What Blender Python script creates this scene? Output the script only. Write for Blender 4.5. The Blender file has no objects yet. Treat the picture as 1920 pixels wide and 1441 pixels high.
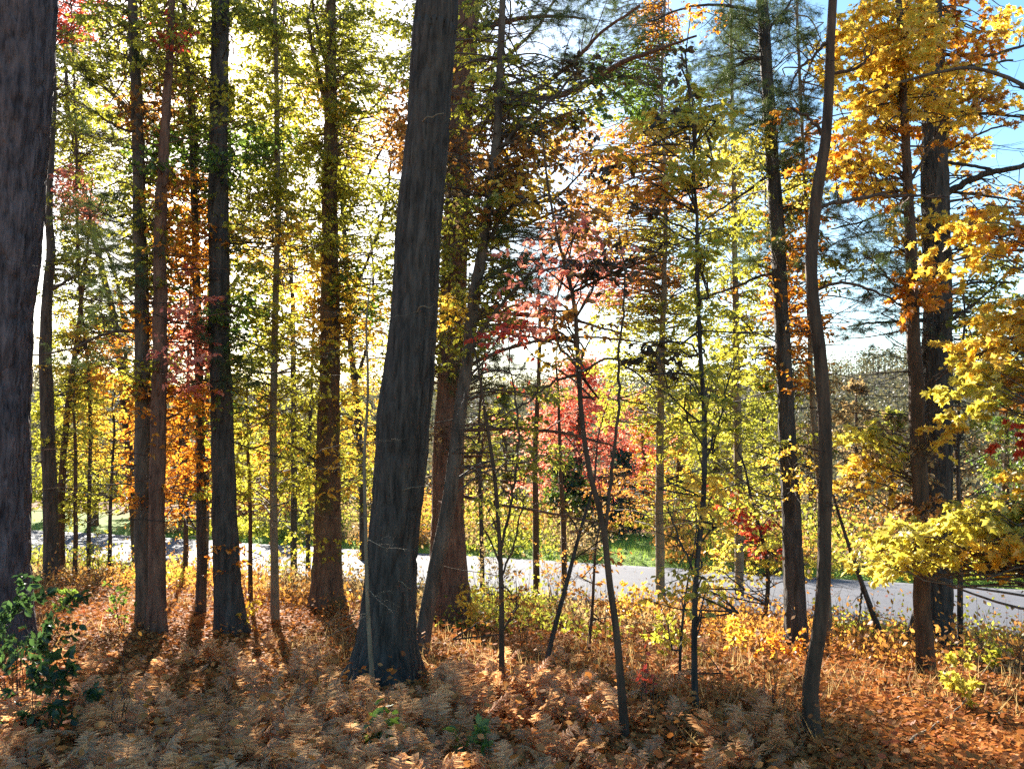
import bpy, math, random
import numpy as np

# ------------------------------------------------------------------ camera, sky, sun, exposure
scene = bpy.context.scene
COL = scene.collection
F = 1600.0                      # focal length in photo pixels (photo 1920 x 1441)
PITCH = math.radians(4.3)
CAM_H = 1.6
cam_d = bpy.data.cameras.new("camera")
cam_d.sensor_width = 36.0
cam_d.lens = F / 1920 * 36.0
cam_d.clip_start = 0.1
cam_d.clip_end = 5000
cam = bpy.data.objects.new("camera", cam_d)
COL.objects.link(cam)
cam.location = (0, 0, CAM_H)
cam.rotation_euler = (math.radians(90) + PITCH, 0, 0)
scene.camera = cam

SUN_EL = math.radians(24.3)
SUN_AZ = math.radians(-18.9)    # from +Y, negative = towards -X
world = bpy.data.worlds.new("World")
scene.world = world
world.use_nodes = True
wn = world.node_tree
bg = wn.nodes["Background"]
sky = wn.nodes.new("ShaderNodeTexSky")
sky.sky_type = 'NISHITA'
sky.sun_disc = False
sky.sun_elevation = SUN_EL
sky.sun_rotation = SUN_AZ
sky.air_density = 1.0
sky.dust_density = 0.5
sky.ozone_density = 0.4
hs = wn.nodes.new("ShaderNodeHueSaturation")
hs.inputs["Saturation"].default_value = 1.35
hs.inputs["Hue"].default_value = 0.493
wn.links.new(sky.outputs[0], hs.inputs["Color"])
wn.links.new(hs.outputs[0], bg.inputs[0])
bg.inputs[1].default_value = 0.056
sun_d = bpy.data.lights.new("sun", 'SUN')
sun_d.energy = 5.0
sun_d.angle = math.radians(0.53)
sun_d.color = (1.0, 0.93, 0.82)
sun = bpy.data.objects.new("sun", sun_d)
COL.objects.link(sun)
# lamp points along its -Z: rotate so that it shines from the sun's place towards the scene
sun.rotation_euler = (math.radians(90) - SUN_EL, 0, math.radians(180) - SUN_AZ)
scene.view_settings.view_transform = 'Standard'
scene.view_settings.look = 'None'
scene.view_settings.gamma = 1.0
scene.view_settings.exposure = 2.45
scene.cycles.max_bounces = 8
scene.cycles.diffuse_bounces = 4
scene.cycles.glossy_bounces = 2
scene.cycles.transmission_bounces = 6
scene.cycles.use_adaptive_sampling = True
scene.cycles.adaptive_threshold = 0.012
scene.cycles.use_denoising = False

# ------------------------------------------------------------------ maths helpers
RNG = np.random.default_rng(11)
SP, CP = math.sin(PITCH), math.cos(PITCH)
ROAD_W = 5.6


def road_u(X, Y):
    return (Y + 0.47 * X - 17.9) / 1.105


def smooth(a, b, x):
    t = np.clip((np.asarray(x, float) - a) / (b - a), 0, 1)
    return t * t * (3 - 2 * t)


def hash3(ix, iy, iz, seed=0):
    h = (ix.astype(np.int64) * 374761393 + iy.astype(np.int64) * 668265263 + iz.astype(np.int64) * 2147483647 + seed * 974711) & 0xFFFFFFFF
    h = ((h ^ (h >> 13)) * 1274126177) & 0xFFFFFFFF
    h = (h ^ (h >> 16)) & 0xFFFFFFFF
    return h / 4294967295.0


def vnoise(x, y, z=None, seed=0):
    x = np.asarray(x, float); y = np.asarray(y, float)
    z = np.zeros_like(x) if z is None else np.asarray(z, float)
    i, j, k = np.floor(x), np.floor(y), np.floor(z)
    fx, fy, fz = x - i, y - j, z - k
    fx, fy, fz = fx * fx * (3 - 2 * fx), fy * fy * (3 - 2 * fy), fz * fz * (3 - 2 * fz)
    r = 0
    for a in (0, 1):
        for b in (0, 1):
            for c in (0, 1):
                w = (fx if a else 1 - fx) * (fy if b else 1 - fy) * (fz if c else 1 - fz)
                r = r + w * hash3(i + a, j + b, k + c, seed)
    return r


def ground(X, Y):
    X = np.asarray(X, float); Y = np.asarray(Y, float)
    u = road_u(X, Y)
    z = -1.35 * np.clip((u + 16.2) / 15.4, 0, 1) ** 1.15
    z = np.where(u < -16.2, 0.03 * (-16.2 - u).clip(0, 30), z)
    bump = (vnoise(X * 0.45, Y * 0.45, seed=3) - 0.5) * 0.22 + (vnoise(X * 1.7, Y * 1.7, seed=4) - 0.5) * 0.07
    flat = 1 - smooth(-1.6, -0.3, u) * (1 - smooth(ROAD_W + 1.0, ROAD_W + 4, u))
    z = z + bump * flat
    z = z - 0.16 * smooth(-1.2, -0.2, u) * (1 - smooth(ROAD_W + .1, ROAD_W + .9, u))   # the road lies a little below its banks
    z = z - 7.0 * smooth(ROAD_W + 7, 75, u)
    R = np.hypot(X, Y)
    hz = (27 + 18 * smooth(-150, 400, X) + (vnoise(X * 0.011, Y * 0.011, seed=9) - .5) * 9)
    z = z + (hz + 8) * smooth(130, 470, R)
    return z


def ray(px, py):
    a = (px - 960) / F; b = (720.5 - py) / F
    return np.array([a, CP - b * SP, SP + b * CP])


def P(px, py, Y):
    d = ray(px, py)
    t = Y / d[1]
    return np.array([d[0] * t, Y, CAM_H + d[2] * t])


def hit(px, py):
    d = ray(px, py)
    ts = np.arange(2.0, 90, 0.02)
    X, Y, Z = d[0] * ts, d[1] * ts, CAM_H + d[2] * ts
    below = np.nonzero(Z < ground(X, Y))[0]
    t = ts[below[0]] if len(below) else 60.0
    return np.array([d[0] * t, d[1] * t, float(ground(d[0] * t, d[1] * t))])


def norm(v):
    return v / np.maximum(np.linalg.norm(v, axis=-1, keepdims=True), 1e-9)


def spline(pts, n):
    """Catmull-Rom through rows of pts, n samples evenly spread by arc length."""
    p = np.asarray(pts, float)
    if len(p) == 2:
        t = np.linspace(0, 1, n)[:, None]
        return p[0] * (1 - t) + p[1] * t
    q = np.vstack([2 * p[0] - p[1], p, 2 * p[-1] - p[-2]])
    out = []
    for i in range(len(p) - 1):
        t = np.linspace(0, 1, 24, endpoint=False)[:, None]
        a, b, c, d = q[i], q[i + 1], q[i + 2], q[i + 3]
        out.append(0.5 * (2 * b + (c - a) * t + (2 * a - 5 * b + 4 * c - d) * t ** 2 + (3 * b - a - 3 * c + d) * t ** 3))
    out = np.vstack(out + [p[-1:]])
    s = np.r_[0, np.cumsum(np.linalg.norm(np.diff(out[:, :3], axis=0), axis=1))]
    si = np.linspace(0, s[-1], n)
    return np.stack([np.interp(si, s, out[:, k]) for k in range(out.shape[1])], 1)


# ------------------------------------------------------------------ mesh builder
class Build:
    def __init__(self):
        self.v = []; self.f = []; self.n = 0

    def add(self, verts, faces, mat=0):
        """verts (N,3), faces (M,k) int"""
        if len(verts) == 0 or len(faces) == 0:
            return
        self.v.append(np.asarray(verts, np.float32))
        self.f.append((np.asarray(faces, np.int64) + self.n, mat))
        self.n += len(verts)

    def tubes(self, pts, rad, sides=3, mat=0, shape=None):
        """pts (M,K,3), rad (M,K): M tubes at once"""
        pts = np.asarray(pts, float); rad = np.asarray(rad, float)
        if pts.ndim == 2:
            pts = pts[None]; rad = rad[None]
        M, K = pts.shape[:2]
        if M == 0:
            return
        tan = norm(np.gradient(pts, axis=1))
        mean = norm(pts[:, -1] - pts[:, 0])
        ref = np.where(np.abs(mean[:, 2:3]) > 0.7, np.array([[1., 0, 0]]), np.array([[0, 0, 1.]]))[:, None, :]
        a = norm(np.cross(tan, ref)); b = np.cross(tan, a)
        th = np.arange(sides) / sides * 2 * math.pi
        r = rad[:, :, None] * np.ones(sides)
        if shape is not None:
            r = r + shape
        v = pts[:, :, None, :] + r[..., None] * (a[:, :, None, :] * np.cos(th)[:, None] + b[:, :, None, :] * np.sin(th)[:, None])
        base = (np.arange(M) * K * sides)[:, None, None]
        k = np.arange(K - 1)[None, :, None] * sides
        s = np.arange(sides)[None, None, :]
        s2 = (s + 1) % sides
        f = np.stack(np.broadcast_arrays(base + k + s, base + k + s2, base + k + sides + s2, base + k + sides + s), -1).reshape(-1, 4)
        self.add(v.reshape(-1, 3), f[:, ::-1], mat)

    def leaves(self, pos, axis, nrm, size, kind='oval', mat=1):
        pos = np.asarray(pos, float); N = len(pos)
        if N == 0:
            return
        ax = norm(axis); sd = norm(np.cross(nrm, ax)); nn = np.cross(ax, sd)
        T, faces = LEAF[kind]
        v = pos[:, None, :] + size[:, None, None] * (T[None, :, 0:1] * sd[:, None, :] + T[None, :, 1:2] * ax[:, None, :] + T[None, :, 2:3] * nn[:, None, :])
        off = (np.arange(N) * len(T))[:, None, None]
        self.add(v.reshape(-1, 3), (off + np.asarray(faces)[None]).reshape(-1, len(faces[0])), mat)

    def link(self, name, mats, parent=None, origin=(0, 0, 0), smooth_shade=False):
        me = bpy.data.meshes.new(name)
        if self.n:
            v = np.vstack(self.v) - np.asarray(origin, np.float32)
            me.vertices.add(len(v)); me.vertices.foreach_set("co", v.astype(np.float32).ravel())
            loops = np.concatenate([f.ravel() for f, _ in self.f])
            tot = np.concatenate([np.full(len(f), f.shape[1]) for f, _ in self.f])
            mi = np.concatenate([np.full(len(f), m) for f, m in self.f])
            me.loops.add(len(loops)); me.loops.foreach_set("vertex_index", loops.astype(np.int32))
            me.polygons.add(len(tot))
            me.polygons.foreach_set("loop_start", np.r_[0, np.cumsum(tot)[:-1]].astype(np.int32))
            me.polygons.foreach_set("material_index", mi.astype(np.int32))
            if smooth_shade:
                me.polygons.foreach_set("use_smooth", np.ones(len(tot), bool))
            me.update(calc_edges=True)
        for m in mats:
            me.materials.append(m)
        o = bpy.data.objects.new(name, me)
        COL.objects.link(o)
        if parent is not None:
            o.parent = parent
        else:
            o.location = origin
        return o


def _half(pts, lift):
    """leaf of two polygons meeting at the midrib; pts = right outline from base to tip (x,y)"""
    k = len(pts)
    T = [(x, y, lift * x + c) for x, y, c in pts]
    T += [(-x, y, lift * x + c) for x, y, c in pts[1:-1]]
    right = list(range(k))
    left = [0, k - 1] + list(range(2 * k - 3, k - 1, -1))
    return np.array(T), [right, left]


LEAF = {
    'oval': _half([(0, 0, 0), (0.22, 0.30, .03), (0.24, 0.62, .02), (0, 1.0, -.06)], 0.35),
    'maple': _half([(0, 0, 0), (0.40, 0.06, -.05), (0.24, 0.30, .02), (0.58, 0.60, -.08), (0.21, 0.62, .02), (0, 1.05, -.1)], 0.25),
    'curl': _half([(0, 0, .05), (0.25, 0.28, .0), (0.27, 0.62, .0), (0, 1.0, .22)], 0.55),
    'pinna': _half([(0, 0, 0), (0.12, 0.18, .0), (0.08, 0.6, .0), (0, 1.0, -.12)], 0.3),
    'card': (np.array([(0, 0, 0), (0.3, 0.5, .05), (0, 1, 0), (-0.3, 0.5, .05)]), [[0, 1, 2, 3]]),
    'needle': (np.array([(-0.022, 0, 0), (0.022, 0, 0), (0, 1, -.08)]), [[0, 1, 2]]),
    'blade': (np.array([(-0.02, 0, 0), (0.02, 0, 0), (0, 1, -.15)]), [[0, 1, 2]]),
}


# ------------------------------------------------------------------ materials
def new_mat(name):
    m = bpy.data.materials.new(name)
    m.use_nodes = True
    nt = m.node_tree
    nt.nodes.clear()
    out = nt.nodes.new("ShaderNodeOutputMaterial")
    return m, nt, out


def ramp(nt, cols, fac):
    r = nt.nodes.new("ShaderNodeValToRGB")
    el = r.color_ramp.elements
    while len(el) < len(cols):
        el.new(0.5)
    for i, c in enumerate(cols):
        el[i].position = i / (len(cols) - 1)
        el[i].color = (*c, 1)
    nt.links.new(fac, r.inputs[0])
    return r.outputs[0]


def leaf_mat(name, cols, trans=0.56, nscale=0.9, rough=0.45, boost=1.6, gloss=.035):
    m, nt, out = new_mat(name)
    N, L = nt.nodes.new, nt.links.new
    g = N("ShaderNodeNewGeometry")
    nz = N("ShaderNodeTexNoise"); nz.inputs["Scale"].default_value = nscale; nz.inputs["Detail"].default_value = 2
    L(g.outputs["Position"], nz.inputs["Vector"])
    a = N("ShaderNodeMath"); a.operation = 'MULTIPLY_ADD'; a.inputs[1].default_value = 1.5; a.inputs[2].default_value = -0.45
    L(nz.outputs[0], a.inputs[0])
    b = N("ShaderNodeMix"); b.data_type = 'FLOAT'; b.inputs[0].default_value = 0.55
    L(a.outputs[0], b.inputs[2]); L(g.outputs["Random Per Island"], b.inputs[3])
    c = ramp(nt, cols, b.outputs[0])
    d = N("ShaderNodeBsdfDiffuse"); t = N("ShaderNodeBsdfTranslucent"); gl = N("ShaderNodeBsdfGlossy")
    gl.inputs["Roughness"].default_value = rough
    gl.inputs["Color"].default_value = (.9, .9, .9, 1)
    L(c, d.inputs[0])
    mu = N("ShaderNodeMix"); mu.data_type = 'RGBA'; mu.blend_type = 'MULTIPLY'; mu.inputs[0].default_value = 1
    mu.inputs[7].default_value = (boost, boost, boost * .8, 1)
    L(c, mu.inputs[6]); L(mu.outputs[2], t.inputs[0])
    m1 = N("ShaderNodeMixShader"); m1.inputs[0].default_value = trans
    L(d.outputs[0], m1.inputs[1]); L(t.outputs[0], m1.inputs[2])
    m2 = N("ShaderNodeMixShader"); m2.inputs[0].default_value = gloss
    L(m1.outputs[0], m2.inputs[1]); L(gl.outputs[0], m2.inputs[2])
    L(m2.outputs[0], out.inputs[0])
    return m


def bark_mat(name, c1, c2, scale=14, stretch=0.16, bump=0.6, lichen=None):
    m, nt, out = new_mat(name)
    N, L = nt.nodes.new, nt.links.new
    tc = N("ShaderNodeTexCoord"); mp = N("ShaderNodeMapping")
    mp.inputs["Scale"].default_value = (1, 1, stretch)
    L(tc.outputs["Object"], mp.inputs[0])
    n1 = N("ShaderNodeTexNoise"); n1.inputs["Scale"].default_value = scale; n1.inputs["Detail"].default_value = 6; n1.inputs["Roughness"].default_value = .65
    L(mp.outputs[0], n1.inputs["Vector"])
    v = N("ShaderNodeTexVoronoi"); v.feature = 'DISTANCE_TO_EDGE'; v.inputs["Scale"].default_value = scale * 1.6
    L(mp.outputs[0], v.inputs["Vector"])
    col = ramp(nt, [c1, c1, c2, tuple(x * 1.35 for x in c2)], n1.outputs[0])
    if lichen:
        n2 = N("ShaderNodeTexNoise"); n2.inputs["Scale"].default_value = 3.2; n2.inputs["Detail"].default_value = 5
        L(tc.outputs["Object"], n2.inputs["Vector"])
        th = N("ShaderNodeMapRange"); th.inputs[1].default_value = .55; th.inputs[2].default_value = .68
        L(n2.outputs[0], th.inputs[0])
        mx = N("ShaderNodeMix"); mx.data_type = 'RGBA'; mx.inputs[7].default_value = (*lichen, 1)
        L(th.outputs[0], mx.inputs[0]); L(col, mx.inputs[6]); col = mx.outputs[2]
    p = N("ShaderNodeBsdfPrincipled"); p.inputs["Roughness"].default_value = .85
    p.inputs["Specular IOR Level"].default_value = .25
    L(col, p.inputs["Base Color"])
    ad = N("ShaderNodeMath"); ad.operation = 'MULTIPLY_ADD'; ad.inputs[1].default_value = 1.4
    L(v.outputs["Distance"], ad.inputs[0]); L(n1.outputs[0], ad.inputs[2])
    bp = N("ShaderNodeBump"); bp.inputs["Strength"].default_value = bump; bp.inputs["Distance"].default_value = .03
    L(ad.outputs[0], bp.inputs["Height"]); L(bp.outputs[0], p.inputs["Normal"])
    L(p.outputs[0], out.inputs[0])
    return m


PAL = {
    'gold':   [(.46, .25, .025), (.58, .38, .045), (.63, .45, .08), (.68, .55, .18)],
    'lemon':  [(.26, .23, .03), (.42, .36, .05), (.52, .43, .09), (.58, .50, .15)],
    'ygreen': [(.17, .18, .022), (.31, .30, .038), (.46, .41, .055), (.56, .47, .09)],
    'olive':  [(.11, .12, .02), (.19, .20, .03), (.30, .27, .04), (.44, .33, .06)],
    'green':  [(.06, .10, .018), (.10, .16, .026), (.15, .21, .036), (.23, .25, .05)],
    'orange': [(.34, .11, .012), (.50, .19, .02), (.55, .27, .035), (.58, .37, .07)],
    'rust':   [(.19, .085, .03), (.32, .145, .035), (.43, .21, .045), (.48, .30, .08)],
    'red':    [(.28, .025, .02), (.44, .05, .03), (.50, .10, .05), (.50, .20, .06)],
    'pink':   [(.50, .12, .10), (.60, .20, .16), (.64, .29, .20), (.64, .38, .20)],
    'tan':    [(.13, .09, .05), (.22, .15, .08), (.30, .20, .09), (.34, .26, .10)],
    'umber':  [(.030, .022, .014), (.055, .040, .022), (.085, .05, .025), (.13, .08, .03)],
    'deep':   [(.018, .035, .012), (.03, .06, .018), (.045, .085, .025), (.07, .11, .03)],
    'lawn':   [(.10, .19, .025), (.18, .29, .04), (.26, .36, .06), (.34, .38, .10)],
    'spruce': [(.012, .025, .02), (.02, .04, .03), (.03, .055, .035), (.045, .07, .04)],
    'pine':   [(.035, .055, .02), (.05, .075, .025), (.08, .10, .03), (.15, .12, .04)],
    'litter': [(.12, .045, .02), (.28, .09, .028), (.40, .15, .04), (.48, .22, .075), (.42, .09, .04), (.50, .30, .12)],
    'fern':   [(.44, .20, .10), (.62, .34, .18), (.70, .44, .26), (.72, .52, .34)],
    'wood':   [(.055, .058, .045), (.085, .085, .055), (.13, .105, .055), (.07, .085, .055), (.15, .13, .07)],
}
LM = {k: leaf_mat("leaf_" + k, c) for k, c in PAL.items()}
LM['litter'] = leaf_mat("leaf_litter", PAL['litter'], trans=.3, nscale=.7, boost=1.1, gloss=.008)
LM['fern'] = leaf_mat("leaf_fern", PAL['fern'], trans=.5, nscale=.8, boost=1.3, gloss=.01)
LM['wood'] = leaf_mat("leaf_wood", PAL['wood'], trans=.3, nscale=.06)
LM['pine'] = leaf_mat("leaf_pine", PAL['pine'], trans=.3)
LM['spruce'] = leaf_mat("leaf_spruce", PAL['spruce'], trans=.2)

BK = {
    'dark':  bark_mat("bark_dark", (.022, .018, .015), (.095, .076, .062), 16, .16, .7),
    'plate': bark_mat("bark_plate", (.030, .023, .026), (.135, .105, .108), 13, .2, .8),
    'brown': bark_mat("bark_brown", (.040, .025, .016), (.120, .070, .042), 15, .18, .6),
    'ruddy': bark_mat("bark_ruddy", (.065, .032, .022), (.210, .110, .070), 15, .18, .8),
    'grey':  bark_mat("bark_grey", (.042, .031, .023), (.150, .112, .082), 12, .22, .4),
    'mossy': bark_mat("bark_mossy", (.05, .03, .02), (.17, .10, .06), 14, .25, .6, lichen=(.085, .085, .03)),
    'pale':  bark_mat("bark_pale", (.12, .09, .06), (.26, .19, .12), 12, .3, .4),
    'twig':  bark_mat("bark_twig", (.025, .02, .02), (.070, .055, .045), 20, .3, .3),
}


# ------------------------------------------------------------------ setting: ground, road, verge
def axis(lims):
    out = []
    for a, b, st in lims:
        out.append(np.arange(a, b, st))
    return np.concatenate(out + [[lims[-1][1]]])


def grid_mesh(name, X, Y, Z, mat):
    h, w = X.shape
    i = np.arange(h - 1)[:, None] * w + np.arange(w - 1)[None]
    f = np.stack([i, i + 1, i + w + 1, i + w], -1).reshape(-1, 4)
    B = Build(); B.add(np.stack([X, Y, Z], -1).reshape(-1, 3), f)
    o = B.link(name, [mat], smooth_shade=True)
    return o


def ground_mat():
    m, nt, out = new_mat("forest_floor")
    N, L = nt.nodes.new, nt.links.new
    g = N("ShaderNodeNewGeometry")
    v = N("ShaderNodeTexVoronoi"); v.inputs["Scale"].default_value = 16; v.inputs["Randomness"].default_value = 1
    L(g.outputs["Position"], v.inputs["Vector"])
    sep = N("ShaderNodeSeparateColor"); L(v.outputs["Color"], sep.inputs[0])
    lit = ramp(nt, [(.05, .028, .015), (.13, .055, .02), (.22, .095, .03), (.30, .15, .05), (.20, .06, .03)], sep.outputs[0])
    n = N("ShaderNodeTexNoise"); n.inputs["Scale"].default_value = 24; n.inputs["Detail"].default_value = 6
    L(g.outputs["Position"], n.inputs["Vector"])
    grass = ramp(nt, [(.06, .10, .018), (.11, .18, .03), (.19, .25, .045), (.24, .23, .06)], n.outputs[0])
    # grass strip beyond the road; u = (y + .47x - 17.9)/1.105
    dot = N("ShaderNodeVectorMath"); dot.operation = 'DOT_PRODUCT'; dot.inputs[1].default_value = (.47 / 1.105, 1 / 1.105, 0)
    L(g.outputs["Position"], dot.inputs[0])
    n3 = N("ShaderNodeTexNoise"); n3.inputs["Scale"].default_value = 1.1; n3.inputs["Detail"].default_value = 4
    L(g.outputs["Position"], n3.inputs["Vector"])
    wob = N("ShaderNodeMath"); wob.operation = 'MULTIPLY_ADD'; wob.inputs[1].default_value = 3.0
    L(n3.outputs[0], wob.inputs[0]); L(dot.outputs["Value"], wob.inputs[2])
    u0 = 17.9 / 1.105 + 1.5
    mr = N("ShaderNodeMapRange"); mr.inputs[1].default_value = u0 + ROAD_W - 3.5; mr.inputs[2].default_value = u0 + ROAD_W - 2.5
    L(wob.outputs[0], mr.inputs[0])
    mr2 = N("ShaderNodeMapRange"); mr2.inputs[1].default_value = u0 + ROAD_W + 5; mr2.inputs[2].default_value = u0 + ROAD_W + 8
    mr2.inputs[3].default_value = 1; mr2.inputs[4].default_value = 0
    L(wob.outputs[0], mr2.inputs[0])
    mm = N("ShaderNodeMath"); mm.operation = 'MULTIPLY'
    L(mr.outputs[0], mm.inputs[0]); L(mr2.outputs[0], mm.inputs[1])
    # weedy green strip on the near bank of the road
    nb = N("ShaderNodeMapRange"); nb.inputs[1].default_value = u0 - 3.4; nb.inputs[2].default_value = u0 - 1.6; nb.inputs[4].default_value = .7
    L(wob.outputs[0], nb.inputs[0])
    nb2 = N("ShaderNodeMapRange"); nb2.inputs[1].default_value = u0 + .5; nb2.inputs[2].default_value = u0 + .8
    nb2.inputs[3].default_value = 1; nb2.inputs[4].default_value = 0
    L(wob.outputs[0], nb2.inputs[0])
    nbm = N("ShaderNodeMath"); nbm.operation = 'MULTIPLY'; L(nb.outputs[0], nbm.inputs[0]); L(nb2.outputs[0], nbm.inputs[1])
    mxm = N("ShaderNodeMath"); mxm.operation = 'MAXIMUM'; L(mm.outputs[0], mxm.inputs[0]); L(nbm.outputs[0], mxm.inputs[1])
    mx = N("ShaderNodeMix"); mx.data_type = 'RGBA'
    L(mxm.outputs[0], mx.inputs[0]); L(lit, mx.inputs[6]); L(grass, mx.inputs[7])
    fr = N("ShaderNodeMapRange"); fr.inputs[1].default_value = u0 + 30; fr.inputs[2].default_value = u0 + 60
    L(wob.outputs[0], fr.inputs[0])
    fm = N("ShaderNodeMix"); fm.data_type = 'RGBA'; fm.inputs[7].default_value = (.085, .075, .05, 1)
    L(fr.outputs[0], fm.inputs[0]); L(mx.outputs[2], fm.inputs[6]); mx = fm
    p = N("ShaderNodeBsdfPrincipled"); p.inputs["Roughness"].default_value = .95; p.inputs["Specular IOR Level"].default_value = .1
    L(mx.outputs[2], p.inputs["Base Color"])
    bp = N("ShaderNodeBump"); bp.inputs["Strength"].default_value = .7; bp.inputs["Distance"].default_value = .05
    L(v.outputs["Distance"], bp.inputs["Height"]); L(bp.outputs[0], p.inputs["Normal"])
    L(p.outputs[0], out.inputs[0])
    return m


gx = axis([(-1500, -200, 60), (-200, -40, 8), (-40, -14, 1), (-14, 14, .14), (14, 40, 1), (40, 200, 8), (200, 1500, 60)])
gy = axis([(-60, 1, 4), (1, 18, .14), (18, 34, .4), (34, 120, 3), (120, 600, 12), (600, 1800, 80)])
GX, GY = np.meshgrid(gx, gy)
g_o = grid_mesh("ground", GX, GY, ground(GX, GY), ground_mat())
g_o['kind'] = 'structure'


def asphalt_mat():
    m, nt, out = new_mat("asphalt")
    N, L = nt.nodes.new, nt.links.new
    g = N("ShaderNodeNewGeometry")
    n = N("ShaderNodeTexNoise"); n.inputs["Scale"].default_value = 1.3; n.inputs["Detail"].default_value = 8; n.inputs["Roughness"].default_value = .7
    L(g.outputs["Position"], n.inputs["Vector"])
    c = ramp(nt, [(.065, .066, .075), (.095, .097, .112), (.13, .132, .15)], n.outputs[0])
    n2 = N("ShaderNodeTexNoise"); n2.inputs["Scale"].default_value = 90; n2.inputs["Detail"].default_value = 3
    L(g.outputs["Position"], n2.inputs["Vector"])
    p = N("ShaderNodeBsdfPrincipled"); p.inputs["Roughness"].default_value = .8; p.inputs["Specular IOR Level"].default_value = .12
    L(c, p.inputs["Base Color"])
    bp = N("ShaderNodeBump"); bp.inputs["Strength"].default_value = .35; bp.inputs["Distance"].default_value = .01
    L(n2.outputs[0], bp.inputs["Height"]); L(bp.outputs[0], p.inputs["Normal"])
    L(p.outputs[0], out.inputs[0])
    return m


# road strip: s runs along the road, u across it
s = np.arange(-60, 90, .5); uu = np.array([0.0, 0.02, .6, 1.6, 2.8, 4.0, 5.0, ROAD_W - .02, ROAD_W])
S, U = np.meshgrid(s, uu)
dn = np.array([.47, 1.0]) / 1.105; dt = np.array([1.0, -.47]) / 1.105
base = dn * (17.9 / 1.105)
edge = (vnoise(S * .8, U * 0, seed=21) - .5) * .25 * np.where(U < .3, 1, np.where(U > ROAD_W - .3, 1, 0))
RX = base[0] + S * dt[0] + (U + edge) * dn[0]; RY = base[1] + S * dt[1] + (U + edge) * dn[1]
crownz = .09 * (1 - ((U - ROAD_W / 2) / (ROAD_W / 2)) ** 2)
RZ = np.full_like(RX, -1.51) + .055 + crownz - np.where((U < .01) | (U > ROAD_W - .01), .09, 0)
r_o = grid_mesh("road", RX, RY, RZ, asphalt_mat()); r_o['kind'] = 'structure'


# ------------------------------------------------------------------ vegetation machinery
def spray(A, B, r0, nleaf, size, rng, flat=.35, spread=.42, droop=.12, ntw=None):
    """A branch from A to B with side twigs in a loose plane; returns main tube, twig tubes, leaf arrays."""
    A = np.asarray(A, float); B = np.asarray(B, float)
    D = B - A; Ln = max(np.linalg.norm(D), .05); d = D / Ln
    up = np.array([0, 0, 1.0])
    side = np.cross(d, up)
    side = side / max(np.linalg.norm(side), 1e-3) if np.linalg.norm(side) > .15 else norm(rng.normal(size=3))
    pn = norm(np.cross(side, d) + rng.normal(0, flat * .6, 3))
    side = norm(np.cross(d, pn))
    t = np.linspace(0, 1, 7)
    wob = rng.normal(0, .035 * Ln, (7, 3)); wob[0] = 0
    main = A + D * t[:, None] + wob * np.sin(t * math.pi / 2)[:, None]
    main[:, 2] += Ln * droop * np.sin(t * math.pi) 
    mr = r0 * (1 - .85 * t)
    if ntw is None:
        ntw = int(np.clip(nleaf / 7, 3, 26))
    tt = np.sort(rng.uniform(.3, 1.0, ntw)); tt[-1] = 1.0
    o = np.stack([np.interp(tt, t, main[:, k]) for k in range(3)], 1)
    sg = np.where(np.arange(ntw) % 2 == 0, 1.0, -1.0)[:, None]
    ang = rng.uniform(.5, 1.1, ntw)[:, None]
    td = norm(d * np.cos(ang) + side * sg * np.sin(ang) + pn * rng.normal(0, flat, (ntw, 1)) + rng.normal(0, .12, (ntw, 3)))
    tl = (spread * rng.uniform(.55, 1.15, ntw) * (1.1 - .55 * tt))[:, None]
    k = np.linspace(0, 1, 4)
    tw = o[:, None, :] + td[:, None, :] * (tl * k[None])[..., None]
    tw[:, :, 2] -= (tl * .18 * k[None] ** 2)
    tw[:, 1:3] += rng.normal(0, .012, (ntw, 2, 3))
    tr = np.full((ntw, 4), 1.0) * np.array([1, .8, .6, .35]) * max(.0022, r0 * .22)
    # leaves along the twigs
    w = rng.integers(0, ntw, nleaf); q = rng.uniform(.1, 1.0, nleaf)
    qi = q * 3; i0 = np.minimum(qi.astype(int), 2); fr = (qi - i0)[:, None]
    lp = tw[w, i0] * (1 - fr) + tw[w, i0 + 1] * fr
    lside = np.cross(td[w], pn) * np.where(rng.random(nleaf) < .5, 1, -1)[:, None]
    la = norm(td[w] * .7 + lside * rng.uniform(.3, 1, (nleaf, 1)) + np.array([0, 0, -.6]) + rng.normal(0, .35, (nleaf, 3)))
    ln = norm(pn * .8 + rng.normal(0, .75, (nleaf, 3)))
    ls = size * rng.uniform(.6, 1.2, nleaf)
    return main, mr, tw, tr, lp, la, ln, ls


def needle_spray(A, B, r0, ntuft, rng, nl=.11, npt=11, spread=.5, droop=.1):
    main, mr, tw, tr, lp, la, ln, ls = spray(A, B, r0, ntuft, 1, rng, flat=.25, spread=spread, droop=droop)
    n = len(lp)
    pos = np.repeat(lp, npt, 0) + rng.normal(0, .012, (n * npt, 3))
    ax = norm(np.repeat(la, npt, 0) * .55 + rng.normal(0, .6, (n * npt, 3)) + np.array([0, 0, .1]))
    nn = norm(rng.normal(0, 1, (n * npt, 3)))
    return main, mr, tw, tr, pos, ax, nn, nl * rng.uniform(.7, 1.1, n * npt)


def tag(o, label, cat, group=None):
    o['label'] = label; o['category'] = cat
    if group:
        o['group'] = group
    return o


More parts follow.
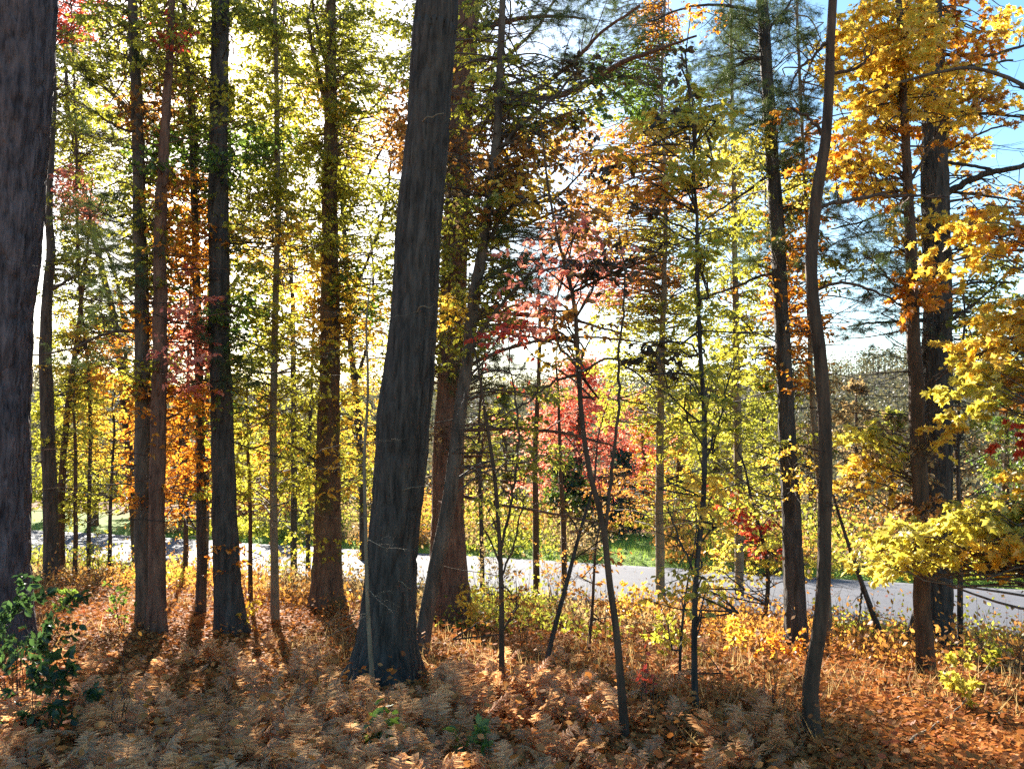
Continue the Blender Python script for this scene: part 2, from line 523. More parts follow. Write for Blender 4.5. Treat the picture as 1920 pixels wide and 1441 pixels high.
class Tree:
    """Empty at the base; parts: trunk, each branch, crown."""
    def __init__(self, name, label, cat='tree', group=None, bark='dark', seed=1):
        self.name, self.label, self.cat, self.group, self.bark = name, label, cat, group, bark
        self.rng = np.random.default_rng(seed)
        self.trunk = Build(); self.crown = Build(); self.branches = []
        self.mats = [BK['twig']]; self.path = None
        self.limbs = Build()

    def slot(self, pal):
        m = LM[pal]
        if m not in self.mats:
            self.mats.append(m)
        return self.mats.index(m)

    def stem(self, pix, Y=None, extra=5.0, sides=10, relief=0.0, flare=0.22, lean_Y=0.0, keep=.35, rings=None):
        """pix: (px,py,width px) from the base up"""
        bx, by = pix[0][:2]
        b = hit(bx, by) if Y is None else np.array([0, Y, 0])
        self.Y = Yb = float(b[1])
        pts = []
        for i, (x, y, w) in enumerate(pix):
            yy = Yb + lean_Y * i / max(1, len(pix) - 1)
            p = P(x, y, yy); pts.append([*p, w / 2 / F * yy])
        gz = float(ground(pts[0][0], pts[0][1]))
        self.base = np.array([pts[0][0], pts[0][1], gz])
        pts.insert(0, [pts[0][0], pts[0][1], min(gz, pts[0][2]) - .25, pts[0][3] * 1.02])
        if extra > 0:
            e = np.array(pts[-1]); q = np.array(pts[-2])
            dv = norm((e - q)[:3]); dv = norm(dv + np.array([0, 0, .6]))
            mid = e[:3] + dv * extra * .5 + np.r_[self.rng.normal(0, .06, 2), 0]
            end = e[:3] + dv * extra
            pts.append([*mid, e[3] * .75]); pts.append([*end, e[3] * keep])
        L = sum(np.linalg.norm(np.array(pts[i + 1])[:3] - np.array(pts[i])[:3]) for i in range(len(pts) - 1))
        n = rings or int(np.clip(L / (.035 if relief else .18), 12, 360))
        sp = spline(pts, n)
        jit = np.stack([vnoise(sp[:, 2] * 2.6, sp[:, 2] * 0 + q * 7.3 + self.rng.uniform(0, 50), seed=12) - .5 for q in (0, 1)], 1)
        sp[:, :2] += jit * (.016 + .05 * sp[:, 3:4]) * smooth(0, .6, sp[:, 2] - sp[0, 2])[:, None]
        self.path = sp
        rad = sp[:, 3].clip(.002)
        shape = None
        th = np.arange(sides) / sides * 2 * math.pi
        hh = (sp[:, 2] - gz)
        shape = np.zeros((1, n, sides))
        if flare:
            lob = .55 + .45 * np.cos(th * 5 + self.rng.uniform(0, 6) + .6 * np.sin(th * 2 + 1))
            shape[0] += rad[:, None] * flare * np.exp(-np.clip(hh, 0, 9) / .22)[:, None] * lob[None]
        if relief:
            R = rad[:, None]
            cx, cy = np.cos(th)[None] * R, np.sin(th)[None] * R
            z = np.broadcast_to(sp[:, 2:3], (n, sides))
            sd = int(self.rng.integers(0, 999))
            wx = (vnoise(cx * 9 + 5, cy * 9, z * 3, sd + 5) - .5) * .05
            n1 = vnoise((cx + wx) * 26, (cy + wx) * 26, z * 4.2, sd)
            n2 = vnoise((cx + wx) * 55, (cy - wx) * 55, z * 14, sd + 1)
            fur = np.clip(np.abs(2 * n1 - 1) * 3.2, 0, 1)
            big = vnoise(cx * 4, cy * 4, z * 1.3, sd + 2) - .5
            shape[0] += relief * (fur - .8 + .35 * (n2 - .5)) + R * .12 * big
        else:
            shape[0] += rad[:, None] * .16 * (vnoise(np.cos(th)[None] * 2 + sp[:, 2:3] * 0, np.sin(th)[None] * 2 + sp[:, 2:3] * 0, sp[:, 2:3] * 2.2, 7) - .5)
        self.trunk.tubes(sp[None, :, :3], rad[None], sides, shape=shape)
        return self

    def at_z(self, z):
        """trunk point at height z"""
        i = np.searchsorted(self.path[:, 2], z)
        return self.path[min(max(i, 1), len(self.path) - 1)]

    def limb(self, pix, Yend=None, own=True, sides=6):
        """a visible limb through photo points (px,py,width); starts on the trunk"""
        Y1 = self.Y if Yend is None else Yend
        pts = []
        k = len(pix)
        for i, (x, y, w) in enumerate(pix):
            yy = self.Y + (Y1 - self.Y) * i / (k - 1)
            pts.append([*P(x, y, yy), w / 2 / F * yy])
        sp = spline(pts, max(8, 5 * k))
        sp[:, :3] += self.rng.normal(0, .006, (len(sp), 3))
        B = Build() if own else self.limbs
        B.tubes(sp[None, :, :3], sp[None, :, 3].clip(.002), sides)
        # bare side twigs
        m = max(3, int(1.2 * k) + 1)
        idx = self.rng.integers(2, len(sp) - 1, m)
        d = norm(sp[idx + 1, :3] - sp[idx - 1, :3])
        td = norm(d * .8 + self.rng.normal(0, .55, (m, 3)))
        kk = np.linspace(0, 1, 5)
        ln = self.rng.uniform(.15, .55, m)[:, None] * min(1.5, self.Y / 9)
        tw = sp[idx, None, :3] + td[:, None] * (ln * kk)[..., None] + self.rng.normal(0, .012, (m, 5, 3))
        tw[:, 0] = sp[idx, :3]
        B.tubes(tw, sp[idx, 3][:, None] * .45 * np.linspace(1, .3, 5)[None] + .0012, 3)
        if own:
            self.branches.append(B)
        return sp

    def dead(self, n, z0, z1, lmin, lmax, r=.008, az=None):
        """thin bare branches all round the trunk"""
        for _ in range(int(n * 1.6)):
            s = self.at_z(self.rng.uniform(z0, z1))
            a = self.rng.uniform(0, 2 * math.pi)
            L = self.rng.uniform(lmin, lmax)
            k = np.linspace(0, 1, 8)
            d = np.array([math.cos(a), math.sin(a), self.rng.normal(.05, .18)])
            p = s[:3] + d * (L * k)[:, None]
            p[:, 2] += L * (self.rng.normal(-.05, .08) * k + self.rng.normal(.0, .12) * k ** 2)
            p[1:] += np.cumsum(self.rng.normal(0, .012 * L, (7, 3)), 0)
            self.limbs.tubes(p[None], (r * self.rng.uniform(.7, 1.3) * (1 - .75 * k))[None], 4)
            m = self.rng.integers(4, 9)
            idx = self.rng.integers(1, 7, m)
            td = norm(d * .7 + self.rng.normal(0, .5, (m, 3)) * np.array([1, 1, .5]))
            kk = np.linspace(0, 1, 4)
            ln = L * self.rng.uniform(.12, .45, m)[:, None]
            tw = p[idx][:, None] + td[:, None] * (ln * kk)[..., None]
            tw[:, 1:] += self.rng.normal(0, .02, (m, 3, 3))
            self.limbs.tubes(tw, np.full((m, 1), r * .4) * np.linspace(1, .4, 4)[None], 3)
        return self

    def put(self, res, pal, kind, r0, own_min=.011):
        main, mr, tw, tr, lp, la, ln, ls = res
        if mr[0] >= own_min:
            B = Build(); B.tubes(main[None], mr[None], 5); self.branches.append(B)
        else:
            self.limbs.tubes(main[None], mr[None], 4)
        self.crown.tubes(tw, tr, 3, mat=0)
        self.crown.leaves(lp, la, ln, ls, kind, mat=self.slot(pal))

    def foliage(self, cx, cy, rx, ry, n, nl, pal, size=.075, kind='oval', dY=(-.8, .8), length=None, r0=.008, spread=.42, flat=.35, z_low=None):
        """n leafy sprays whose tips lie in a photo ellipse at about this tree's depth"""
        rng = self.rng
        for _ in range(n):
            a, q = rng.uniform(0, 2 * math.pi), math.sqrt(rng.uniform(0, 1))
            yy = max(2.2, self.Y + rng.uniform(*dY))
            T = P(cx + rx * q * math.cos(a), cy + ry * q * math.sin(a), yy)
            s = self.at_z(T[2] - rng.uniform(.0, .5))
            st = s[:3]
            dist = np.linalg.norm(T - st)
            Lmax = length or .7
            if dist > Lmax:          # reach out with a bare lead branch, leaf only the last stretch
                k = T + (st - T) / dist * Lmax + rng.normal(0, .08, 3)
                main = spline([st, st * .5 + k * .5 + np.array([0, 0, .12 * dist]) * .3 + rng.normal(0, .04 * dist, 3), k], 8)
                rr = np.linspace(r0 * (1 + .35 * dist), r0, 8)
                rr = np.minimum(rr, s[3] * .6)
                if rr[0] >= .011 and dist > 1.4 and rng.random() < .14:
                    B = Build(); B.tubes(main[None], rr[None], 5); self.branches.append(B)
                else:
                    self.limbs.tubes(main[None], rr[None], 4)
                st = k
            elif dist < .35:
                st = T - norm(np.r_[rng.normal(0, 1, 2), .2]) * .45
                self.limbs.tubes(np.stack([s[:3], st])[None], np.array([[r0, r0]]), 3)
            if kind == 'needle':
                self.put(needle_spray(st, T, r0, nl, rng, spread=spread), pal, 'needle', r0, own_min=.05)
            else:
                self.put(spray(st, T, r0, nl, size, rng, flat=flat, spread=spread), pal, kind, r0, own_min=.05)
        return self

    def round_crown(self, z0, z1, R, n, nl, pals, size=.09, kind='card', shape=1.0, r0=.014, cx=0.0, spread=None):
        """a full crown for a tree further off: sprays from the stem to an uneven ellipsoid"""
        rng = self.rng
        for i in range(n):
            t = rng.uniform(0, 1) ** .8
            z = z0 + (z1 - z0) * t
            rr = R * (math.sin(min(1, (t + .12)) * math.pi) ** .6 if shape == 1 else (1 - t) ** .85 + .06)
            a = rng.uniform(0, 2 * math.pi)
            q = rng.uniform(.35, 1.1)
            s = self.at_z(z - rr * q * rng.uniform(.1, .5))
            T = np.array([s[0] + math.cos(a) * rr * q, s[1] + math.sin(a) * rr * q, z + rng.normal(0, .1 * R)])
            if np.linalg.norm(T - s[:3]) < .2:
                T = T + np.array([.2, 0, .2])
            pal = pals[rng.integers(0, len(pals))]
            self.put(spray(s[:3], T, r0, nl, size, rng, flat=.5, spread=spread or R * .45, ntw=9), pal, kind, r0, own_min=9)
        return self

    def link(self):
        e = bpy.data.objects.new(self.name, None)
        COL.objects.link(e)
        e.empty_display_size = .3
        e.location = self.base
        tag(e, self.label, self.cat, self.group)
        T = self.trunk
        off = T.n
        T.v += self.limbs.v
        T.f += [(f + off, m) for f, m in self.limbs.f]
        T.n += self.limbs.n
        T.link('trunk', [BK[self.bark]], e, self.base, smooth_shade=True)
        for b in self.branches:
            b.link('branch', [BK[self.bark]], e, self.base, smooth_shade=True)
        if self.crown.n:
            self.crown.link('crown', self.mats, e, self.base)
        return e


TREES = {}


def T(key, name, label, bark, seed, cat='tree', group=None):
    t = Tree(name, label, cat, group, bark, seed)
    TREES[key] = t
    return t


# ------------------------------------------------------------------ the trunks of the wood, left to right
t = T(1, 'pine_tree', 'massive dark pine trunk with plated bark cut off by the left edge', 'plate', 101)
t.stem([(-25, 1215, 150), (-22, 1000, 136), (-15, 800, 128), (-8, 600, 130), (5, 400, 134), (18, 200, 140), (32, 0, 140)], extra=6, sides=110, relief=.032, flare=.35)
t = T(2, 'birch_tree', 'slim dark trunk just right of the massive plated pine', 'dark', 102)
t.stem([(97, 1090, 28), (92, 900, 25), (87, 750, 24), (86, 600, 21), (95, 480, 17), (92, 380, 13)], extra=5.5, sides=10)
t.limb([(90, 545, 9), (120, 530, 6), (150, 510, 3)])
t.dead(14, .5, 5, .8, 2.0)
t = T('2b', 'birch_tree', 'thin brown trunk forking into a narrow V above the left bank', 'brown', 103)
t.stem([(114, 1085, 15), (116, 900, 13), (128, 760, 11), (147, 620, 10), (152, 570, 8), (146, 480, 6)], extra=5.5, sides=8)
t.limb([(150, 585, 7), (158, 520, 6), (166, 440, 4), (172, 340, 3)])
t = T(3, 'sapling', 'pencil thin straight dark sapling before the glaring left road', 'dark', 104, 'sapling')
t.stem([(166, 1085, 8), (168, 900, 7), (169, 760, 6), (160, 640, 5), (150, 560, 4)], extra=1, sides=6)
t = T(4, 'cherry_tree', 'slender dark tree leaning far to the left across the bright sky', 'dark', 105)
t.stem([(258, 1075, 17), (248, 920, 16), (236, 780, 15), (226, 680, 14), (213, 590, 13), (192, 510, 12), (170, 420, 10), (150, 320, 9), (128, 200, 7)], extra=2, sides=8)
t.limb([(245, 860, 9), (238, 740, 8), (232, 620, 7), (212, 500, 6), (160, 400, 4), (105, 330, 3)])
t.limb([(222, 650, 7), (196, 600, 5), (160, 560, 4), (100, 545, 3)])
t.dead(10, 1, 5, .6, 1.6)
t = T(5, 'pine_tree', 'straight grey pine touching the reddish brown trunk beside it', 'grey', 106)
t.stem([(271, 1176, 34), (268, 1000, 30), (268, 800, 28), (266, 600, 27), (262, 400, 24), (256, 200, 20), (248, 20, 17)], extra=5, sides=28, relief=.008, flare=.25)
t.limb([(258, 235, 10), (225, 190, 8), (190, 160, 6), (150, 140, 3)])
t.limb([(258, 250, 7), (215, 235, 5), (170, 205, 4), (130, 185, 3)])
t.limb([(262, 620, 8), (200, 625, 6), (130, 655, 4), (60, 665, 3)])
t.dead(26, .5, 7, .8, 2.2)
t = T(6, 'oak_tree', 'reddish brown trunk pressed against the straight grey pine', 'ruddy', 107)
t.stem([(295, 1186, 34), (294, 1000, 30), (298, 800, 28), (300, 600, 26), (302, 400, 22), (310, 250, 18), (318, 100, 14), (322, 0, 12)], extra=4, sides=28, relief=.008, flare=.3)
t.dead(16, .6, 6, .6, 1.8)
t = T(7, 'ash_tree', 'thin dark upright trunk close left of the stout straight pine', 'dark', 108)
t.stem([(376, 1150, 19), (378, 1000, 18), (376, 800, 16), (370, 600, 15), (365, 400, 14), (358, 200, 13), (344, 20, 10)], extra=4, sides=10)
t.limb([(352, 150, 8), (380, 165, 6), (430, 180, 4)])
t.dead(16, .6, 6, .6, 1.6)
t = T('7b', 'sapling', 'wispy sapling squeezed between thin dark trunk and stout pine', 'grey', 109, 'sapling')
t.stem([(387, 1085, 9), (388, 850, 8), (389, 650, 7), (392, 520, 5)], extra=2, sides=6)
t.dead(8, .4, 3.5, .4, 1.0, r=.005)
t = T(8, 'pine_tree', 'stout straight dark pine standing below the sun glow', 'dark', 110)
t.stem([(432, 1186, 54), (425, 1050, 48), (420, 900, 43), (413, 700, 39), (410, 500, 38), (410, 300, 36), (412, 120, 34), (413, 0, 32)], extra=6, sides=40, relief=.012, flare=.4)
t.dead(30, .6, 7, .9, 2.6)
t = T(9, 'maple_tree', 'pale mottled thin trunk between the stout pine and brown mossy oak', 'pale', 111)
t.stem([(516, 1165, 16), (514, 1000, 14), (512, 800, 13), (516, 600, 12), (521, 400, 11), (518, 150, 9)], extra=4, sides=10)
t.dead(12, .6, 5, .5, 1.4, r=.006)
t = T(10, 'sapling', 'thin dark pole standing just left of the brown mossy oak', 'dark', 112, 'sapling')
t.stem([(551, 1085, 13), (551, 900, 12), (550, 700, 10), (548, 560, 8), (540, 420, 6)], extra=5.5, sides=8)
t.dead(16, .4, 4, .6, 1.4, r=.006)
t = T(11, 'oak_tree', 'rough brown mossy oak wrapped in yellow leaves left of the central pine', 'mossy', 113)
t.stem([(613, 1138, 60), (612, 1000, 50), (616, 800, 42), (619, 600, 36), (618, 400, 30), (620, 200, 24), (622, 0, 18)], extra=5, sides=36, relief=.016, flare=.4)
t.limb([(612, 200, 12), (590, 110, 9), (575, 30, 7)], own=True)
t.limb([(622, 150, 8), (600, 80, 7), (585, 0, 5)])
t.limb([(600, 870, 8), (540, 830, 6), (470, 840, 4)])
t.dead(36, .6, 6.5, .7, 2.2, r=.009)
t = T('12b', 'cherry_tree', 'thin crooked dark tree with spreading limbs left of the central pine', 'dark', 114)
t.stem([(681, 1060, 14), (678, 900, 13), (668, 750, 12), (655, 620, 11), (648, 480, 10), (640, 360, 8), (630, 240, 6)], extra=3, sides=8)
t.limb([(665, 720, 8), (690, 640, 6), (700, 540, 5), (695, 440, 3)])
t.limb([(652, 560, 8), (680, 510, 6), (720, 400, 5), (735, 280, 3)])
t.limb([(645, 420, 7), (690, 330, 5), (740, 230, 4)])
t.limb([(640, 380, 6), (660, 250, 5), (720, 180, 4), (755, 110, 3)])
t.dead(14, 1, 5, .5, 1.5)
t = T(13, 'pine_tree', 'giant charcoal pine leaning right through the middle of the view', 'dark', 115)
t.stem([(722, 1285, 126), (727, 1180, 102), (738, 1000, 96), (757, 800, 99), (777, 600, 86), (788, 400, 84), (806, 200, 82), (815, 60, 84), (818, 0, 84)], extra=7, sides=128, relief=.021, flare=.5)
for q in ([(770, 586, 5), (790, 574, 5), (806, 578, 4), (812, 572, 2)], [(738, 924, 4), (765, 916, 3), (795, 910, 2)], [(730, 1088, 4), (752, 1092, 3), (770, 1102, 2)], [(775, 212, 5), (800, 222, 4), (830, 212, 3)]):
    Bq = Build()
    pp = [[*P(x, y, t.Y - .30), w / 3.4 / F * t.Y] for x, y, w in q]
    pp[0][1] = t.Y - .05
    sq = spline(pp, 10)
    sq[:, :3] += t.rng.normal(0, .006, (10, 3))
    Bq.tubes(sq[None, :, :3], sq[None, :, 3], 5)
    ob = Bq
    t.branches.append(('pale', ob))
t = T(14, 'pine_tree', 'brown pine veiled in rusty leaves right behind the giant charcoal pine', 'ruddy', 116)
t.stem([(845, 1165, 74), (842, 1050, 66), (840, 900, 60), (847, 700, 54), (851, 550, 48), (856, 400, 48), (864, 200, 48), (872, 60, 50), (877, 0, 50)], extra=5, sides=40, relief=.015, flare=.35)
t.limb([(874, 215, 14), (940, 190, 14), (1050, 178, 13), (1110, 150, 11), (1165, 118, 10), (1230, 95, 7), (1305, 68, 4)], Yend=t.Y - 2)
t.limb([(874, 250, 11), (960, 200, 10), (1060, 130, 8), (1130, 60, 6), (1200, 10, 5)], Yend=t.Y - 1)
t.limb([(880, 60, 12), (950, 40, 9), (1020, 30, 7), (1100, 35, 4)])
t.limb([(878, 150, 10), (930, 120, 8), (1000, 60, 6), (1040, 0, 5)], Yend=t.Y + 1)
t.limb([(862, 440, 10), (930, 435, 8), (1010, 410, 6), (1100, 370, 4), (1200, 330, 2)])
t.limb([(852, 590, 12), (940, 588, 9), (1060, 598, 7), (1150, 620, 4)])
t.limb([(850, 700, 9), (960, 650, 7), (1080, 632, 5), (1200, 640, 3)])
t.limb([(846, 810, 9), (940, 803, 8), (1060, 812, 7), (1150, 835, 4)])
t.limb([(846, 925, 8), (930, 945, 6), (1030, 960, 5), (1120, 980, 3)])
t.dead(26, .8, 6.5, .8, 2.2)
t = T(15, 'beech_tree', 'slim smooth grey trunk crossing the view beside the giant pine, leaning right', 'grey', 117)
t.stem([(788, 1232, 26), (805, 1120, 28), (832, 1000, 28), (850, 870, 25), (870, 720, 24), (890, 560, 22), (913, 410, 19), (932, 250, 17), (938, 100, 14), (942, 0, 12)], extra=3, sides=18, flare=.3)
t.limb([(905, 470, 9), (960, 390, 7), (1040, 370, 5), (1110, 300, 3)])
t.limb([(893, 540, 9), (950, 500, 8), (1020, 480, 6), (1060, 420, 4), (1120, 390, 3)])
t.limb([(885, 640, 8), (950, 560, 7), (1010, 500, 5), (1050, 480, 3)], Yend=t.Y - .6)
t.limb([(930, 290, 8), (970, 240, 7), (1040, 180, 6), (1090, 120, 4)])
t.limb([(872, 715, 6), (930, 660, 5), (1020, 640, 4), (1090, 660, 3)])
t = T(12, 'sapling', 'pale thin pole growing right in front of the giant charcoal pine', 'pale', 118, 'sapling')
t.stem([(700, 1325, 11), (697, 1240, 9), (691, 1150, 8), (687, 1000, 7), (684, 850, 6), (690, 700, 5)], extra=.8, sides=6)
t = T('16a', 'sapling', 'thin straight bare sapling right of the giant pine with its foot in litter', 'brown', 119, 'sapling')
t.stem([(941, 1305, 11), (940, 1150, 10), (934, 1000, 8), (925, 880, 7), (908, 770, 6), (898, 700, 4)], extra=1, sides=7)
t.limb([(936, 1040, 6), (955, 960, 6), (970, 850, 5), (968, 760, 4), (955, 680, 3), (958, 600, 2)])
t.limb([(938, 1090, 5), (965, 1010, 4), (985, 930, 3)])
t = T(17, 'sapling', 'thin dark sapling leaning steeply to the right near centre', 'dark', 120, 'sapling')
t.stem([(1018, 1272, 9), (1042, 1170, 9), (1066, 1080, 8), (1092, 980, 6), (1115, 900, 4)], extra=.8, sides=7)
t = T(18, 'sapling', 'wavy dark sapling forking into two whips in the foreground', 'brown', 121, 'sapling')
t.stem([(1172, 1392, 17), (1165, 1290, 15), (1154, 1180, 13), (1138, 1070, 12), (1130, 985, 11), (1103, 880, 10), (1090, 780, 9), (1083, 680, 9), (1076, 570, 8), (1050, 470, 6), (1040, 420, 5)], extra=1, sides=12)
t.limb([(1131, 1000, 8), (1145, 900, 7), (1158, 780, 6), (1160, 660, 5), (1172, 540, 4), (1160, 440, 3)])
t.limb([(1083, 690, 6), (1040, 620, 5), (1060, 500, 4), (1085, 420, 3)])
t.limb([(1082, 700, 6), (1030, 720, 5), (980, 760, 4), (900, 800, 2)])
t.limb([(1085, 700, 6), (1140, 670, 5), (1180, 690, 4), (1230, 735, 2)])
t = T(19, 'maple_tree', 'light tan straight trunk standing before the road near centre right', 'pale', 122)
t.stem([(1238, 1122, 18), (1237, 1000, 16), (1237, 880, 15), (1240, 700, 13), (1245, 520, 10), (1248, 380, 7)], extra=5.5, sides=12)
t = T(20, 'beech_tree', 'thin upright young beech with hanging dark leaves and yellow top', 'dark', 123)
t.stem([(1304, 1332, 12), (1303, 1200, 11), (1306, 1080, 10), (1318, 930, 10), (1320, 800, 9), (1314, 640, 8), (1308, 480, 7), (1302, 300, 5), (1300, 200, 4)], extra=.8, sides=9)
t.limb([(1320, 880, 5), (1345, 800, 4), (1365, 720, 3), (1385, 650, 2)])
t.limb([(1304, 1080, 5), (1270, 1000, 4), (1250, 940, 2)])
t = T(21, 'maple_tree', 'tan trunk half hidden in yellow leaves left of the right hand pine', 'pale', 124)
t.stem([(1386, 1125, 17), (1386, 1000, 16), (1384, 850, 15), (1381, 680, 13), (1378, 500, 11), (1376, 350, 8)], extra=5.5, sides=10)
t = T(22, 'pine_tree', 'tall slightly leaning dark pine left of the snaking trunk', 'dark', 125)
t.stem([(1494, 1222, 42), (1488, 1060, 37), (1480, 900, 32), (1472, 720, 30), (1465, 580, 28), (1456, 420, 27), (1446, 280, 25), (1437, 120, 23), (1428, 0, 21)], extra=6, sides=36, relief=.010, flare=.35)
t.limb([(1430, 25, 8), (1370, 12, 6), (1290, 14, 4), (1220, 40, 3)])
t.limb([(1436, 108, 7), (1400, 112, 6), (1362, 140, 4), (1335, 172, 3)])
t.limb([(1445, 225, 7), (1410, 232, 6), (1380, 245, 4), (1350, 265, 3)])
t.limb([(1448, 320, 6), (1420, 345, 6), (1370, 380, 4), (1310, 420, 3)])
t.limb([(1458, 400, 7), (1500, 385, 5), (1540, 360, 3)])
t.limb([(1438, 60, 7), (1470, 20, 5), (1500, -20, 4)])
t.limb([(1462, 510, 7), (1420, 520, 6), (1360, 545, 4), (1310, 560, 3)])
t.dead(26, .8, 6.8, .6, 1.8)
t = T(23, 'maple_tree', 'snaking smooth trunk with a double bend rising from the foreground right', 'brown', 126)
t.stem([(1524, 1385, 33), (1520, 1330, 28), (1522, 1270, 27), (1540, 1150, 26), (1547, 1000, 24), (1550, 850, 25), (1541, 720, 24), (1527, 590, 23), (1521, 490, 22), (1530, 380, 22), (1547, 260, 20), (1555, 130, 18), (1563, 0, 16)], extra=3, sides=20, flare=.2)
t.limb([(1553, 75, 7), (1530, 100, 6), (1500, 130, 5), (1480, 170, 3)])
t.limb([(1553, 140, 7), (1610, 125, 6), (1640, 90, 4)])
t.limb([(1546, 250, 8), (1510, 220, 6), (1480, 200, 4)])
t.limb([(1528, 390, 8), (1590, 375, 8), (1640, 367, 7), (1700, 366, 6), (1770, 372, 4)], Yend=t.Y + .8)
t.limb([(1524, 545, 7), (1580, 530, 6), (1640, 545, 5), (1690, 575, 3)])
t = T('23b', 'sapling', 'light slender sapling tight behind the snaking trunk', 'pale', 127, 'sapling')
t.stem([(1556, 1222, 14), (1549, 1080, 12), (1536, 900, 12), (1522, 740, 11), (1516, 560, 9), (1512, 400, 7)], extra=5.5, sides=8)
t = T(24, 'sapling', 'bare dead sapling leaning left in front of the grey road', 'dark', 128, 'sapling')
t.stem([(1662, 1218, 12), (1640, 1160, 11), (1616, 1095, 9), (1590, 1020, 7), (1565, 940, 5), (1550, 870, 3)], extra=.3, sides=7)
t.limb([(1616, 1100, 5), (1614, 1130, 4), (1610, 1165, 2)])
t = T(26, 'pine_tree', 'stout dark pine with flared foot at the right road bank', 'dark', 129)
t.stem([(1745, 1218, 78), (1750, 1120, 62), (1756, 960, 54), (1758, 760, 52), (1758, 580, 50), (1755, 420, 48), (1752, 260, 46), (1750, 120, 40), (1746, 10, 34)], extra=6, sides=64, relief=.02, flare=.55)
t.limb([(1776, 362, 14), (1815, 340, 13), (1865, 322, 11), (1920, 312, 9), (1990, 300, 5)], Yend=t.Y - .6)
t.limb([(1774, 304, 7), (1830, 312, 6), (1875, 320, 6), (1920, 308, 4)])
t.limb([(1772, 285, 6), (1800, 270, 5), (1850, 245, 4), (1915, 230, 3)])
t.limb([(1772, 208, 6), (1830, 212, 6), (1890, 216, 5), (1960, 222, 3)])
t.limb([(1770, 103, 7), (1850, 104, 6), (1920, 85, 5), (1990, 60, 3)])
t.limb([(1778, 360, 6), (1840, 366, 5), (1920, 380, 3)])
t.limb([(1768, 130, 6), (1840, 122, 5), (1900, 112, 4)])
t.limb([(1735, 420, 8), (1680, 395, 6), (1620, 415, 4), (1560, 430, 3)])
t.limb([(1736, 600, 8), (1690, 603, 6), (1640, 605, 5), (1590, 612, 3)])
t.limb([(1780, 550, 8), (1830, 530, 6), (1900, 530, 4)])
t.limb([(1780, 600, 8), (1820, 575, 6), (1860, 540, 4), (1900, 500, 3)])
t.dead(24, .8, 6.8, .7, 2.2)
t = T(25, 'maple_tree', 'slender brown trunk rising close before the stout flared pine', 'brown', 130)
t.stem([(1736, 1262, 32), (1730, 1120, 30), (1726, 920, 28), (1718, 760, 26), (1711, 600, 24), (1706, 440, 20), (1700, 300, 17), (1692, 150, 14), (1688, 60, 12)], extra=3, sides=22, relief=.005, flare=.3)
t.limb([(1705, 340, 8), (1725, 310, 6), (1760, 240, 4), (1790, 170, 3)])
t.limb([(1710, 580, 6), (1680, 540, 5), (1650, 500, 4), (1620, 480, 2)])
t = T(27, 'sapling', 'thin dark sapling standing right of the stout flared pine', 'dark', 131, 'sapling')
t.stem([(1801, 1232, 11), (1800, 1120, 10), (1800, 1000, 8), (1796, 880, 6), (1800, 740, 5), (1810, 600, 4)], extra=1, sides=7)
t = T('M2', 'maple_tree', 'near golden maple reaching pale branches in from the right edge', 'grey', 132)
t.stem([(2060, 1330, 70), (2055, 1000, 60), (2060, 700, 54), (2050, 400, 46), (2040, 100, 36)], extra=3, sides=20)
t.limb([(2050, 980, 14), (1960, 950, 9), (1880, 965, 8), (1800, 990, 6), (1720, 1010, 4), (1640, 1035, 3)], Yend=t.Y + .6)
t.limb([(2052, 760, 14), (1960, 690, 9), (1880, 650, 7), (1820, 670, 4)], Yend=t.Y + .3)
t.limb([(2052, 560, 14), (1960, 480, 8), (1870, 470, 6), (1780, 490, 4)], Yend=t.Y + .5)
t.limb([(2040, 330, 14), (1940, 180, 9), (1830, 130, 7), (1700, 150, 5), (1600, 190, 3)], Yend=t.Y + .8)

# ------------------------------------------------------------------ foliage, tree by tree (photo ellipses at each tree's own depth)
G = TREES
f = lambda k, *a, **kw: G[k].foliage(*a, **kw)
# left third
f(2, 180, 20, 90, 45, 9, 55, 'red', .075); f(2, 150, 140, 75, 110, 18, 45, 'olive', .06); f(2, 125, 360, 55, 60, 8, 40, 'ygreen', .06)
f(2, 110, 640, 60, 70, 9, 40, 'gold', .065); f(2, 90, 900, 60, 140, 12, 40, 'ygreen', .065)
f('2b', 120, 405, 40, 25, 5, 45, 'pink', .06); f('2b', 165, 480, 60, 50, 8, 40, 'olive', .05); f('2b', 150, 300, 70, 60, 8, 40, 'olive', .06); f('2b', 160, 640, 60, 40, 7, 40, 'orange', .06)
f(4, 190, 230, 70, 70, 9, 40, 'olive', .06); f(4, 130, 250, 40, 60, 6, 40, 'ygreen', .06); f(4, 170, 130, 60, 60, 7, 40, 'rust', .06); f(4, 190, 740, 60, 60, 8, 40, 'gold', .06)
f(5, 200, 150, 110, 110, 14, 38, 'pine', kind='needle', length=1.0); f(5, 220, 440, 110, 60, 9, 34, 'pine', kind='needle'); f(5, 150, 620, 110, 60, 7, 34, 'pine', kind='needle'); f(5, 170, 380, 80, 40, 5, 30, 'pine', kind='needle')
f(6, 325, 90, 50, 90, 6, 45, 'olive', .065); f(6, 315, 70, 22, 32, 4, 40, 'red', .07); f(6, 345, 360, 55, 55, 5, 45, 'orange', .07); f(6, 320, 560, 45, 90, 4, 40, 'pink', .065); f(6, 330, 660, 40, 60, 5, 40, 'pink', .06); f(6, 330, 450, 40, 50, 3, 40, 'orange', .06)
f(7, 400, 258, 130, 38, 20, 60, 'green', .075, flat=.2); f(7, 370, 90, 40, 70, 4, 40, 'olive', .06); f(7, 360, 500, 50, 60, 6, 40, 'orange', .06); f(7, 360, 190, 40, 50, 6, 40, 'rust', .06); f(7, 400, 740, 60, 40, 6, 45, 'olive', .06)
